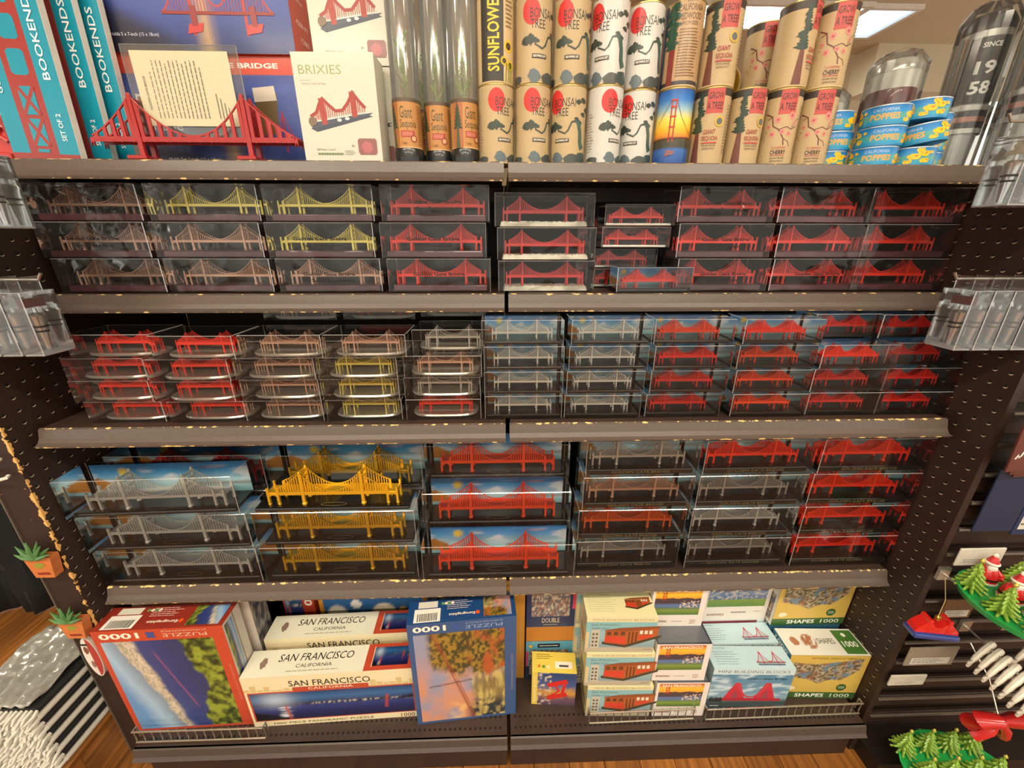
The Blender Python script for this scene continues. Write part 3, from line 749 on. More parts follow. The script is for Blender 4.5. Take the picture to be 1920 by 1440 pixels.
# ================================================================== goods on the top shelf
ZT = 1.4484
def cardbox(name, label, cat, w, d, h, loc, body, rz=0.0, rot=None, front=None, top=None, right=None, left=None, group=None, glossy=True, r=.0008):
    """carton: body plus printed faces. loc is the middle of the front bottom edge. faces are Print in local face coordinates (0..w, 0..h)"""
    t = thing(name, label, cat, loc, rz, group, rot)
    ob('carton', bevelbox('carton', w, d, h, r), body, t, (0, d / 2, 0))
    pm = PRINT_GLOSS if glossy else PRINT
    if front: ob('front_print', front.front('front', -.0001, -w / 2, 0), pm, t)
    if top: ob('top_print', top.top('top', h + .0001, -w / 2, 0), pm, t)
    if right: ob('side_print', right.right('side', w / 2 + .0001, 0, 0), pm, t)
    if left: ob('side_print', left.left('side', -w / 2 - .0001, d, 0), pm, t)
    return t
def bridge_art(p, x, y, w, h, col, nh=14, deck='#8e2a22', t=.0014):
    """little printed suspension bridge, deck from (x,y) rightwards"""
    xt1, xt2 = x + w * .26, x + w * .74
    for xt in (xt1, xt2): p.rect(xt - w * .014, y - h * .28, xt + w * .014, y + h, col)
    def zc(a):
        if a < xt1: u = (a - x) / (xt1 - x); return y + h * .95 * u ** 1.6
        if a > xt2: u = (x + w - a) / (x + w - xt2); return y + h * .95 * u ** 1.6
        u = (a - (xt1 + xt2) / 2) / ((xt2 - xt1) / 2); return y + h * .08 + h * .87 * u * u
    p.line([(x + w * i / 40, zc(x + w * i / 40)) for i in range(41)], t, col)
    for i in range(1, nh * 2):
        a = x + w * i / (nh * 2); p.rect(a - t * .2, y, a + t * .2, max(zc(a), y + 1e-4), col)
    p.rect(x, y - t, x + w, y + t * .6, deck)

# --- bookend cartons
TEAL, REDT = '#0d8ea6', '#9a322c'
def bookend_print(w, h):
    p = Print().rect(0, 0, w, h, TEAL).rect(w * .27, 0, w * .70, h, REDT).rect(0, 0, w, .010, REDT)
    for z0, z1 in ((.128, .165), (.178, .212), (.226, .258), (.27, .3)):
        z1 = min(z1, h)
        p.poly([(w * .36, z0 + .004), (w * .40, z0), (w * .57, z0), (w * .61, z0 + .004), (w * .61, z1 - .004), (w * .57, z1), (w * .40, z1), (w * .36, z1 - .004)], TEAL)
    for z0 in (.022, .070):
        p.rect(w * .37, z0, w * .60, z0 + .042, TEAL)
        p.line([(w * .37, z0), (w * .60, z0 + .042)], .006, REDT).line([(w * .60, z0), (w * .37, z0 + .042)], .006, REDT)
    p.rect(w * .40, .012, w * .57, .017, TEAL)
    p.text('SET OF 2', w * .845, .052, .0085, '#f2f7f7', w=.042, rot=math.pi / 2, bold=.01)
    p.text('BOOKENDS', w * .845, .185, .0125, '#f2f7f7', w=.125, rot=math.pi / 2, bold=.01)
    p.text('GOLDEN GATE BRIDGE', w * .13, .175, .008, '#d8ecf0', w=.15, rot=math.pi / 2, bold=.01)
    return p
m_teal = M('teal_card', '#0d8fa6', .45); m_whitec = M('white_card', '#e9e6da', .5)
for i, (xr, y, lean, w) in enumerate(((-.762, .848, .045, 'front'), (-.737, .885, .04, 'middle'), (-.712, .909, .035, 'back'))):
    cardbox('bookend_carton', 'turquoise bookends carton with a red bridge tower, %s of three' % {'front': 'frontmost', 'middle': 'middle one', 'back': 'rearmost'}[w], 'box',
            .122, .013, .292, (xr - .061 - .006, y, ZT), m_whitec, rot=(0, lean, -.05), front=bookend_print(.122, .292), group='bookend cartons')
# red cast metal bookend at the end of the shelf
t = thing('metal_bookend', 'red metal lattice bookend at the shelf end beside turquoise cartons', 'bookend', (-.906, .862, ZT))
mr = M('painted_red_metal', '#b8302a', .35, coat=.3)
ob('foot_plate', bevelbox('foot', .05, .03, .012, .002), mr, t, (-.012, 0, 0))
ob('tower_frame', G().prism([(-.034, .012), (.012, .012), (-.010, .095), (-.034, .13)], -.006, .006).mesh('frame'), mr, t, (0, .006, 0))
for k, (a, b) in enumerate((((-.034, .03), (.004, .055)), ((.008, .03), (-.034, .06)), ((-.034, .065), (-.004, .085)), ((0, .07), (-.034, .10)))):
    ob('lattice_bar', G().tube([(a[0], -.004, a[1]), (b[0], -.004, b[1])], .003, 6).mesh('bar'), mr, t)

# --- picture frame cartons, one on the other
def frame_art(w, h, lower):
    def fn(U, V):
        A = ramp(V + .1 * vnoise(U, V, 5, 4, 2), (0, '#1d2a5e'), (.35, '#3b4f97'), (.75, '#4b5fa8'), (1, '#2a3a78'))
        A = blend(A, lin('#241e24'), sstep(.0, .2, .55 - V - .9 * U) * .9)
        g = np.exp(-((U - .56) / .035) ** 2) * (V < .4); A = blend(A, lin('#c9a26a'), g * .8)
        return A
    p = Print().art(0, 0, w, h, 30, 18, fn)
    if lower:
        p.rect(0, h - .030, w, h, '#c8442c'); p.text('GOLDEN GATE BRIDGE', w * .55, h - .0155, .0085, '#f3e6df', w=w * .68, bold=.03)
        p.text('Picture', w * .21, h * .60, .026, '#eceae6', w=w * .26, bold=.01).text('Frame', w * .20, h * .40, .02, '#eceae6', w=w * .2, bold=.01)
        p.poly([(w * .74, .06), (w * .84, .06), (w * .86, .13), (w * .73, .135)], '#6b5638').poly([(w * .73, .115), (w * .855, .118), (w * .85, .142), (w * .73, .138)], '#d7cdbd')
        bridge_art(p, w * .62, .045, w * .34, .055, '#a8323a', 8, t=.0016)
        p.text('Holds 5 x 7-inch (15 x 18cm)', w * .33, .016, .006, '#d5d8e6', w=w * .3)
    else:
        bridge_art(p, w * .36, .060, w * .56, .12, '#b23a36', 18, t=.003)
        for x in (.5, .80): p.poly([(w * (x - .03), .028), (w * (x + .045), .032), (w * (x + .06), .045), (w * (x - .015), .043)], '#c23b38'); p.rect(w * x, .04, w * (x + .03), .07, '#8f2f30')
        p.text('Holds 5 x 7-inch (15 x 18cm)', w * .20, .026, .007, '#d5d8e6', w=w * .24)
    return p
def frame_side(d, h): return Print().rect(0, 0, d, h, '#d1492f').text('4200 FT', d * .55, .06, .008, '#f6e3d8', w=d * .6, bold=.02).text('1280', d * .6, .035, .008, '#f6e3d8', w=d * .4, bold=.02).lines(d * .2, .09, d * .9, .17, 6, '#f0b8a4', t=.004)
m_orange = M('orange_card', '#c9472e', .45)
cardbox('picture_frame_carton', 'blue picture frame carton with orange title strip, under another one', 'box', .344, .075, .189, (-.565, .935, ZT), m_orange, front=frame_art(.344, .189, True), right=frame_side(.075, .189), group='picture frame cartons')
cardbox('picture_frame_carton', 'blue picture frame carton with orange side, stacked on top of another', 'box', .356, .085, .20, (-.568, .928, ZT + .1895), m_orange, front=frame_art(.356, .20, False), right=frame_side(.085, .20), group='picture frame cartons')

# --- bridge picture frame on display
t = thing('bridge_picture_frame', 'red bridge shaped picture frame holding a printed card in clear acrylic', 'picture frame', (-.561, .862, ZT))
add_bridge(t, 'frame', M('frame_red', '#a3211e', .34, coat=.3), (0, 0, 0), L=.372, T=.102, zd=.030, wy=.013, tower=.2595, inner=.478, outer=.492, nh=12, cable=.0028, dk=.008)
m_fr = MATS['frame_red']
for s in (-1, 1): ob('foot', bevelbox('foot', .034, .048, .007, .0015, z0=0), m_fr, t, (s * .0965 - .004, -.004, 0))
ob('acrylic_sheet', bevelbox('acrylic', .198, .003, .140, .001, mat2=True, z0=.040), [clear('acrylic', '#eef1ee', .04, .03, haze=.05), m_edge], t, (-.003, .004, 0))
pp = Print().rect(0, 0, .166, .112, '#c9c3a2')
for k in range(13):
    x = .026 + .0072 * k; q0 = random.Random(k); y = .012
    top = .098 - (.0 if k % 4 else .02) * q0.random()
    while y < top:
        l = q0.uniform(.004, .012); pp.rect(x, y, x + .0016, min(y + l, top), '#6b6656'); y += l + .0014
pp.text('GOLDEN GATE BRIDGE', .0145, .05, .0036, '#4b473c', w=.05, rot=math.pi / 2)
for k in range(4): pp.rect(.132 + .006 * k, .012, .1334 + .006 * k, .05 - .007 * k, '#6b6656')
ob('printed_card', pp.front('card', -.0016, -.083, .058), PRINT, t, (-.003, .0022, 0))

# --- brick kit cartons
def brick_kit(w, h):
    p = Print().rect(0, 0, w, h, '#cfccbc')
    p.text('BRIXIES', w * .33, h * .85, .0135, '#8f9f62', w=w * .52)
    p.lines(w * .07, h * .745, w * .2, h * .765, 1, '#9a988a', ragged=0).text('Golden Gate Bridge', w * .235, h * .725, .0042, '#6e6d62', w=w * .3)
    p.poly([(w * .13, h * .32), (w * .86, h * .43), (w * .93, h * .47), (w * .2, h * .40)], '#4a5362').poly([(w * .13, h * .32), (w * .2, h * .29), (w * .93, h * .435), (w * .86, h * .45)], '#414a58')
    p.line([(w * .2, h * .395), (w * .78, h * .47)], .004, '#ece8da')
    for x, y0, y1 in ((.31, .36, .60), (.70, .43, .66)): p.line([(w * x, h * y0), (w * x - .002, h * y1)], .010, '#a8443a')
    pts = [(.14, .43), (.22, .47), (.27, .55), (.31, .60), (.38, .54), (.46, .485), (.55, .49), (.63, .56), (.70, .66), (.76, .58), (.84, .51)]
    p.line([(w * a, h * b) for a, b in pts], .0055, '#9c3a32')
    for i in range(len(pts) - 1):
        for f in (.15, .5, .85):
            a = pts[i][0] + (pts[i + 1][0] - pts[i][0]) * f; b = pts[i][1] + (pts[i + 1][1] - pts[i][1]) * f; p.line([(w * a, h * (.385 + (a - .14) * .13)), (w * a, h * b)], .0014, '#a8443a')
    p.blot(w * .16, h * .385, .009, .009, '#7a6a55', 3).disc(w * .5, h * .40, .004, .0025, '#e8e4da').disc(w * .6, h * .415, .004, .0025, '#e8e4da')
    p.poly([(w * .72, h * .075), (w * .92, h * .075), (w * .94, h * .10), (w * .94, h * .21), (w * .92, h * .23), (w * .72, h * .23), (w * .70, h * .21), (w * .70, h * .10)], '#8c5a58').blot(w * .82, h * .145, .012, .011, '#b06466', 5)
    p.text('580 Pieces  Level 3', w * .28, h * .125, .003, '#77756a', w=w * .24).lines(w * .17, h * .065, w * .5, h * .10, 1, '#6f7a52', t=.003, ragged=0)
    p.lines(w * .52, h * .07, w * .68, h * .12, 3, '#9a988c').text('8+', w * .64, h * .16, .004, '#6a685e')
    return p
for x, y, z, lab in ((-.299, .852, 0, 'cream brick bridge kit carton standing in front on top shelf'), (-.281, .914, .1692, 'cream brick bridge kit carton raised behind the front one'), (-.281, .916, 0, 'cream brick bridge kit carton hidden behind the front one')):
    cardbox('brick_kit_carton', lab, 'box', .142, .056, .168, (x, y, ZT + z), M('cream_card', '#cdcaba', .5), -.02 if y < .9 else .0, front=brick_kit(.142, .168), group='brick kit cartons')

# --- seedlings in clear tubes
def seq_label(r, h):
    p = Print(); W = 2 * math.pi * r
    p.rect(-W / 2, 0, W / 2, h, '#b98449', 40).rect(-W / 2, h - .006, W / 2, h, '#5b4a38', 40).rect(-W / 2, 0, W / 2, .002, '#d0a876', 40)
    p.text('Giant', .0, h * .72, .019, '#3d3f25', w=.022).text('Sequoia', .003, h * .47, .017, '#3d3f25', w=.030)
    p.rect(-.011, h * .22, .014, h * .35, '#a83d33', 6).lines(-.009, h * .24, .012, h * .33, 3, '#d99a80', t=.0012, ragged=.1)
    p.disc(.012, h * .19, .006, .006, '#8c3a30').disc(.012, h * .19, .004, .004, '#d6a878').text('1 tree', -.006, h * .10, .005, '#4a3a28', w=.010)
    p.rect(-.034, 0, -.016, h * .92, '#a9663d', 4)
    for i in range(6): p.poly([(-.025 - .0095 + .0012 * i, h * (.40 + .075 * i)), (-.025 + .0095 - .0012 * i, h * (.40 + .075 * i)), (-.025, h * (.56 + .075 * i))], '#34472f')
    p.poly([(-.029, 0), (-.021, 0), (-.0235, h * .45), (-.0265, h * .45)], '#4c5a38')
    p.lines(.021, h * .06, .036, h * .88, 16, '#6d4f2c', t=.0012, ragged=.15)
    return p
m_tube = clear('tube_plastic', '#f4f7f4', .08, .05, haze=.10); m_cap = M('black_cap', '#1b1c1e', .3, coat=.3)
seq_me = seq_label(.0255, .079).wrap('seq', .0257, 0, 0)
tube_me = G().lathe([(.0250, .001), (.0250, .33)], 24, cap=False).mesh('tube', True)
def sapling(seed):
    q = random.Random(seed); g = G()
    g.tube([(0, 0, .08), (q.uniform(-.003, .003), 0, .13), (q.uniform(-.006, .006), q.uniform(-.004, .004), .20)], [.0012, .001, .0005], 5)
    for i in range(15):
        z = .105 + .0062 * i; a = q.uniform(0, 6.28); l = q.uniform(.012, .021) * (1 - .35 * i / 15); ex, ey = math.cos(a) * l, math.sin(a) * l; up = q.uniform(.012, .03)
        ex, ey = ex * .95, ey * .95
        g.tube([(0, 0, z), (ex * .5, ey * .5, z + up * .4), (ex, ey, z + up)], [.0009, .0012, .0004], 4)
        for k in range(7):
            f = .25 + .75 * k / 7; px, py, pz = ex * f, ey * f, z + up * f; s = .0042; b = q.uniform(0, 6.28)
            g.add([(px, py, pz), (px + s * math.cos(b), py + s * math.sin(b), pz + s * .8), (px + s * .4 * math.cos(b + 1), py + s * .4 * math.sin(b + 1), pz + s * 1.2)], [(0, 1, 2)])
    return g.mesh('sapling')
m_green = M('sapling_green', '#86a34a', .6, var=.35, scale=200)
seq_spots = [(-.184, .884, .10, 'nearest the brick kit carton'), (-.129, .905, .05, 'the middle one of the front three'), (-.077, .884, .55, 'beside the sunflower can'), (-.160, .955, .3, 'back row behind the first two'), (-.103, .955, -.2, 'back row behind the last two')]
for i, (x, y, a, w) in enumerate(seq_spots):
    t = thing('seedling_tube', 'clear tube with sequoia seedling and kraft label, ' + w, 'seedling', (x, y, ZT), a, 'sequoia seedling tubes')
    ob('cap', G().lathe([(.0262, 0), (.0268, .004), (.0268, .022), (.0255, .026)], 28).mesh('cap', True), m_cap, t)
    ob('clear_tube', tube_me, m_tube, t); ob('label_print', seq_me, PRINT, t, (0, 0, .026)); ob('sapling_leaves', sapling(i), m_green, t)
    ob('tube_cap', G().lathe([(.0256, .33), (.0256, .338)], 24).mesh('lid', True), m_cap, t)

# --- seed cans
CR, CH = .0322, .1265
m_tin = M('tin_gold', '#b9a66a', .3, metal=.8); m_kraft = M('kraft_can', '#c9b184', .5); m_whitecan = M('white_can', '#dedcd4', .4)
can_me = G().lathe([(CR - .0012, 0), (CR, .001), (CR, .0025), (CR - .0006, .004), (CR - .0006, CH - .004), (CR, CH - .0025), (CR, CH - .001), (CR - .0012, CH)], 36).mesh('can', True)
rim_me = G().lathe([(CR - .001, CH - .003), (CR + .0006, CH - .0024), (CR + .0006, CH - .0006), (CR - .001, CH)], 36).mesh('rim', True)
W = 2 * math.pi * CR
def bonsai(bg):
    p = Print().rect(-W / 2, .003, W / 2, CH - .003, bg, 40)
    ink, dg = '#2b2a26', '#39443c'
    p.disc(-.010, .101, .0155, .0185, '#cf2f2c', 28)
    p.text('BONSAI', .008, .099, .0135, ink, w=.040).text('TREE', .002, .084, .0125, ink, w=.026)
    p.blot(-.012, .062, .014, .010, dg, 2, 22, .45).blot(-.022, .060, .007, .006, dg, 5, 14, .45).blot(-.001, .060, .007, .004, dg, 8, 14, .5)
    p.line([(-.004, .056), (.010, .050), (.016, .055), (.022, .068), (.034, .071), (.042, .066)], [.002, .003, .003, .003, .005, .006], dg)
    p.line([(.030, .072), (.036, .066), (.040, .052), (.041, .036), (.046, .026)], [.005, .008, .008, .009, .012], '#3f5b52')
    for x, y, r, s in ((.034, .100, .008, 3), (.046, .103, .009, 4), (.046, .082, .008, 6), (.056, .090, .009, 9), (.031, .074, .005, 12)): p.blot(x, y, r, r * .6, dg, s, 16, .5)
    p.rect(-.008, .036, .018, .042, ink, 8).text('GROWING KIT', .005, .039, .0036, '#f0ead8', w=.023, bold=.02)
    p.blot(-.004, .010, .013, .012, '#5c6a70', 21, 16, .35).blot(.024, .008, .02, .010, '#434a46', 22, 16, .35).blot(.046, .010, .016, .012, '#3a4a46', 23, 16, .35).blot(-.04, .007, .016, .008, '#4a4f4c', 24, 14, .4)
    p.lines(-.055, .02, -.036, .085, 14, '#7c7260', t=.0011, ragged=.4)
    return p
def sequoia_tree(p, x, seed):
    q = random.Random(seed)
    p.poly([(x - .008, .003), (x + .008, .003), (x + .0035, .06), (x + .002, .11), (x - .002, .11), (x - .003, .06)], '#6b3a2c')
    for i in range(12):
        z = .058 + .0052 * i; s = (.016 - .0009 * i)
        p.blot(x + q.uniform(-.004, .004), z, s * q.uniform(.7, 1.05), .0055, '#2c3f33', seed * 20 + i, 16, .6)
def grow(kind):
    p = Print().rect(-W / 2, .003, W / 2, CH - .003, '#b8a077', 40).rect(-W / 2, CH - .014, W / 2, CH - .003, '#3a332c', 40)
    p.rect(-.008, CH - .042, .022, CH - .003, '#b94b45', 8).text('GROW', .007, CH - .014, .0105, '#3a201c', w=.025, bold=.01).text('A TREE!', .007, CH - .030, .0115, '#3a201c', w=.027, bold=.01)
    if kind == 's':
        sequoia_tree(p, -.019, 3); p.disc(.018, CH - .055, .0085, .0085, '#c9a83a').disc(.018, CH - .055, .0055, .0055, '#5d6266')
        p.text('GIANT', .003, .055, .0075, '#a03a34', w=.021, bold=.01).text('SEQUOIA', .005, .044, .0085, '#a03a34', w=.028, bold=.01)
        p.rect(-.008, .036, .018, .0385, '#b8473f', 6).text('GENUINE TREE SEED', .005, .0325, .003, '#3d342a', w=.024).text('GERMINATION KIT', .005, .0275, .003, '#3d342a', w=.022)
    else:
        br = '#6a3a34'
        p.line([(-.028, .088), (-.016, .082), (-.012, .066), (-.002, .060), (.008, .045), (.010, .034)], .0022, br).line([(-.002, .060), (.010, .064), (.020, .060), (.030, .066)], .0016, br)
        p.line([(.008, .045), (.018, .040), (.022, .032)], .0012, br).line([(-.016, .082), (-.024, .078)], .0014, br).line([(.02, .06), (.024, .072), (.032, .078)], .0012, br)
        for x, y, r, s in ((-.006, .076, .0065, 1), (.017, .082, .008, 2), (-.012, .053, .006, 3), (.004, .056, .005, 4), (.016, .053, .005, 5), (.024, .070, .004, 6), (-.02, .066, .004, 7)): p.blot(x, y, r, r, '#cf8078', s, 12, .4); p.disc(x, y, r * .3, r * .3, '#a84a48', 8)
        p.text('FLOWERING', .004, .0300, .004, '#b8524a', w=.024, shear=.2).text('CHERRY', .004, .0225, .0075, '#4a2522', w=.026, bold=.02).lines(-.008, .015, .016, .019, 1, '#b8524a', ragged=0).text('GENUINE TREE SEED', .004, .0125, .003, '#3d342a', w=.025).text('GERMINATION KIT', .004, .0075, .003, '#3d342a', w=.023)
        for i in range(26):
            q = random.Random(i); p.disc(q.uniform(-.05, -.02), q.uniform(.01, .06), .0008, .0008, '#7a5a48', 6)
    p.lines(.032, .02, .062, .10, 16, '#6d5f49', t=.0013, ragged=.25)
    return p
def redwood():
    p = Print().rect(-W / 2, .003, W / 2, CH - .003, '#b3926a', 40).rect(-W / 2, .003, W / 2, .009, '#3c3a3c', 40)
    p.text('GROW A', .006, .124, .006, '#5d3d22', w=.018, bold=.01).text('CALIFORNIA', .006, .114, .0095, '#5d3d22', w=.042, bold=.01).text('REDWOOD', .006, .102, .0095, '#5d3d22', w=.038, bold=.01).text('FROM SEED', .006, .092, .0055, '#5d3d22', w=.028)
    p.lines(-.010, .014, .026, .086, 17, '#6f5233', t=.0018, ragged=.2); p.rect(-.026, .003, -.015, .07, '#7c2f26', 3)
    for i in range(14): p.blot(-.024 + .004 * math.sin(i * 2.1), .06 + .0045 * i, .013, .006, '#1f4a38', 50 + i, 14, .5)
    p.rect(-.05, .003, -.036, CH - .003, '#22365c', 4); return p
def gate_can():
    def fn(U, V):
        A = ramp(V, (0, '#1d4a92'), (.2, '#3567ad'), (.25, '#4a4a3a'), (.36, '#6a5a2a'), (.38, '#e88a22'), (.5, '#f3c32e'), (.62, '#f0dc62'), (.74, '#8fb9c8'), (.86, '#2f78c4'), (1, '#1b58a8'))
        return blend(A, lin('#3d3a2c'), sstep(.0, .03, .36 - V) * (V > .22) * .8)
    p = Print().art(-W / 2, .003, W / 2, CH - .003, 60, 40, fn)
    for x in (-.0075, -.0005): p.line([(x, .040), (x + .0005, .108)], .0026, '#b23a22')
    for z in (.045, .062, .079, .094, .105): p.rect(-.009, z, .002, z + .003, '#b23a22')
    p.line([(.001, .106), (.012, .078), (.026, .060), (.04, .05)], .0007, '#7a2c22').line([(-.008, .106), (-.03, .07)], .0007, '#7a2c22').line([(-.05, .044), (.05, .047)], .0016, '#7a3a22')
    p.poly([(-.012, .015), (.004, .018), (.006, .024), (-.01, .026)], '#8a5a62'); return p
def sunflower():
    p = Print().rect(-W / 2, .003, W / 2, CH - .003, '#cdb385', 40).rect(-.03, .003, .012, CH - .003, '#33302a', 14)
    p.text('SUNFLOWER', -.006, .073, .021, '#e3c52e', w=.112, rot=math.pi / 2, bold=.02)
    for x, y, r in ((.022, .055, .011), (.013, .033, .008), (.026, .028, .009)):
        p._add([(x, y)] + [(x + r * (1.0 if k % 2 else .65) * math.cos(math.pi * k / 14), y + r * (1.0 if k % 2 else .65) * math.sin(math.pi * k / 14)) for k in range(28)], [(0, 1 + k, 1 + (k + 1) % 28) for k in range(28)], '#e0bd2a'); p.disc(x, y, r * .5, r * .5, '#4a3a20')
    for x in (.016, .022, .027): p.line([(x, .003), (x + .002, .03)], .0018, '#7a8a2c')
    p.lines(.016, .08, .034, .12, 7, '#6d5f49', t=.0016); return p
LABELS = {'bonsai_kraft': bonsai('#b8a27a'), 'bonsai_white': bonsai('#cbc9c2'), 'sequoia': grow('s'), 'cherry': grow('c'), 'redwood': redwood(), 'gate': gate_can(), 'sunflower': sunflower()}
LMESH = {k: p.wrap('can_label', CR) for k, p in LABELS.items()}
def can(kind, x, y, z, a, label, rot=None):
    t = thing('seed_can', label, 'can', (x, y, z), a - math.atan2(x, y) * .9, 'tall seed kit cans', rot)
    ob('can_body', can_me, m_whitecan if kind == 'bonsai_white' else m_kraft, t); ob('can_rim', rim_me, m_tin, t); ob('label_print', LMESH[kind], PRINT if kind not in ('gate', 'bonsai_white', 'redwood') else PRINT_GLOSS, t)
    return t
cx = lambda k: -.017 + .0680 * k
lower = [('bonsai_kraft', .32, .882, 'kraft bonsai can with red sun, bottom row, under the sunflower can'), ('bonsai_kraft', .25, .882, 'kraft bonsai can, bottom row, second from the seedling tubes'), ('bonsai_kraft', -.5, .884, 'kraft bonsai can turned to its branch, bottom row, third from seedling tubes'),
         ('bonsai_white', .55, .882, 'white bonsai can, bottom row, next to the kraft bonsai cans'), ('bonsai_white', -.45, .902, 'white bonsai can turned to its branch, bottom row, beside the sunset can'), ('gate', .02, .890, 'blue and yellow sunset can with red bridge tower, bottom row'),
         ('sequoia', -.08, .884, 'giant sequoia can, bottom row, beside the sunset can'), ('sequoia', .35, .884, 'giant sequoia can, bottom row, beside the cherry cans'), ('cherry', .05, .884, 'flowering cherry can, bottom row, beside the sequoia cans'), ('cherry', .1, .884, 'flowering cherry can, bottom row, beside the poppy tins')]
for k, (kd, a, y, lab) in enumerate(lower): can(kd, cx(k), y, ZT, a, lab)
Z2 = ZT + CH + .0004
upper = [(0, 'sunflower', .05, .884, 'black and yellow sunflower can standing on a kraft bonsai can'), (1, 'bonsai_kraft', .15, .882, 'kraft bonsai can in the upper row beside the sunflower can'), (2, 'bonsai_kraft', -.12, .884, 'kraft bonsai can in the upper row beside the white ones'),
         (3, 'bonsai_white', -.55, .884, 'white bonsai can in the upper row beside the kraft ones'), (4, 'bonsai_white', -.2, .900, 'white bonsai can in the upper row beside the redwood can'), (5, 'redwood', .05, .890, 'glossy redwood can standing on the sunset can'),
         (6, 'sequoia', .05, .884, 'giant sequoia can in the upper row beside the redwood can'), (8, 'sequoia', .95, .884, 'giant sequoia can turned to its text, upper row beside cherry can'), (9, 'cherry', .12, .884, 'flowering cherry can in the upper row beside the open ceiling')]
for k, kd, a, y, lab in upper: can(kd, cx(k), y, Z2, a, lab)
# one can lying on its side in the gap, one standing farther back
t = can('cherry', cx(6.72), .884 + .06, ZT + CH + .0334, 0, 'tipped over can with brass base in the gap of the upper row', rot=(-math.pi / 2 + .0, 0, .12))
ob('can_base', G().lathe([(.0, -.0016), (.026, -.0016), (.029, -.0006), (CR - .001, .0005)], 32, cap=False).mesh('base', True), M('brass_base', '#b99a3c', .22, metal=.9), t)
can('sequoia', cx(6.75), .957, ZT, .2, 'giant sequoia can in the back row under the tipped can')
can('sequoia', cx(7.75), .957, ZT, .2, 'giant sequoia can in the back row beside the tipped can')
can('cherry', cx(7.75), .957, Z2, .1, 'flowering cherry can in the back row of the upper gap')

# --- poppy tins
PR, PH = .0378, .0342
ptin_me = G().lathe([(PR - .0015, 0), (PR, .001), (PR, .0025), (PR - .0006, .0035), (PR - .0006, PH - .0035), (PR, PH - .0025), (PR, PH - .001), (PR - .0015, PH)], 36).mesh('tin', True)
prim_me = G().lathe([(PR - .001, PH - .0028), (PR + .0005, PH - .0022), (PR + .0005, PH - .0005), (PR - .001, PH)], 36).mesh('rim', True)
def poppies():
    Wp = 2 * math.pi * PR
    def fn(U, V): return blend(ramp(V + .1 * vnoise(U, V, 20, 3, 4), (0, '#1f8cc0'), (.3, '#2f9fc4'), (.5, '#4aa8a0'), (.7, '#2a90cf'), (1, '#1978c0')), lin('#6f9a4a'), np.exp(-((V - .4) / .12) ** 2) * .35)
    p = Print().art(-Wp / 2, .003, Wp / 2, PH - .003, 60, 8, fn)
    for c in (-.05, .062):
        p.text('CALIFORNIA', c + .0, .0255, .0052, '#9fb9dc', w=.040, bold=.02).text('POPPIES', c + .001, .0145, .0105, '#e0a352', w=.046, bold=.03)
    q = random.Random(3)
    for c in (0, .005, -.1):
        for x, y, r in ((-.008, .017, .0085), (.006, .022, .0075), (.010, .010, .0065), (-.016, .008, .005), (.0, .028, .005), (.018, .024, .004)):
            p.blot(c + x, y, r, r * .8, '#f0c21e', q.randint(0, 99), 14, .35); p.disc(c + x + .001, y + .001, r * .35, r * .25, '#d98f14', 10)
    return p
pop_me = poppies().wrap('poppy_label', PR)
m_ptin = M('poppy_tin_blue', '#2a86bd', .35)
def tin(x, y, z, a, label, rot=None):
    t = thing('poppy_tin', label, 'tin', (x, y, z), a - .35, 'blue poppy seed tins', rot)
    ob('tin_body', ptin_me, m_ptin, t); ob('tin_rim', prim_me, M('poppy_rim', '#c9d6dc', .3, metal=.6), t); ob('label_print', pop_me, PRINT_GLOSS, t)
rows = [[(.668, .25), (.7305, 1.15), (.808, -.1), (.874, 1.2)], [(.671, 1.35), (.7345, 1.2), (.814, .05), (.874, 1.25)], [(.666, .9), (.7350, .95), (.806, .0), (.872, -.35)]]
col_w = ['nearest the cherry cans', 'second from the cherry cans', 'third from the cherry cans', 'farthest from the cherry cans']
for r, row in enumerate(rows):
    for c, (x, a) in enumerate(row):
        tilt = (r == 1 and c == 2)
        y = .886 + (.006 if c == 3 else 0) + (.048 if c == 0 else 0) + (.048 if c == 3 else 0) + (-.008 if tilt else 0)
        tin(x, y, ZT + r * (PH + .0004) + (.0045 if tilt else 0) + (.011 if (c == 2 and r == 2) else 0), a, 'blue poppy tin, %s row, column %s' % (['bottom', 'middle', 'top'][r], col_w[c]) if not tilt else 'tilted blue poppy tin pushed forward in the middle row', rot=(math.radians(-5), math.radians(-6), a) if tilt else None)

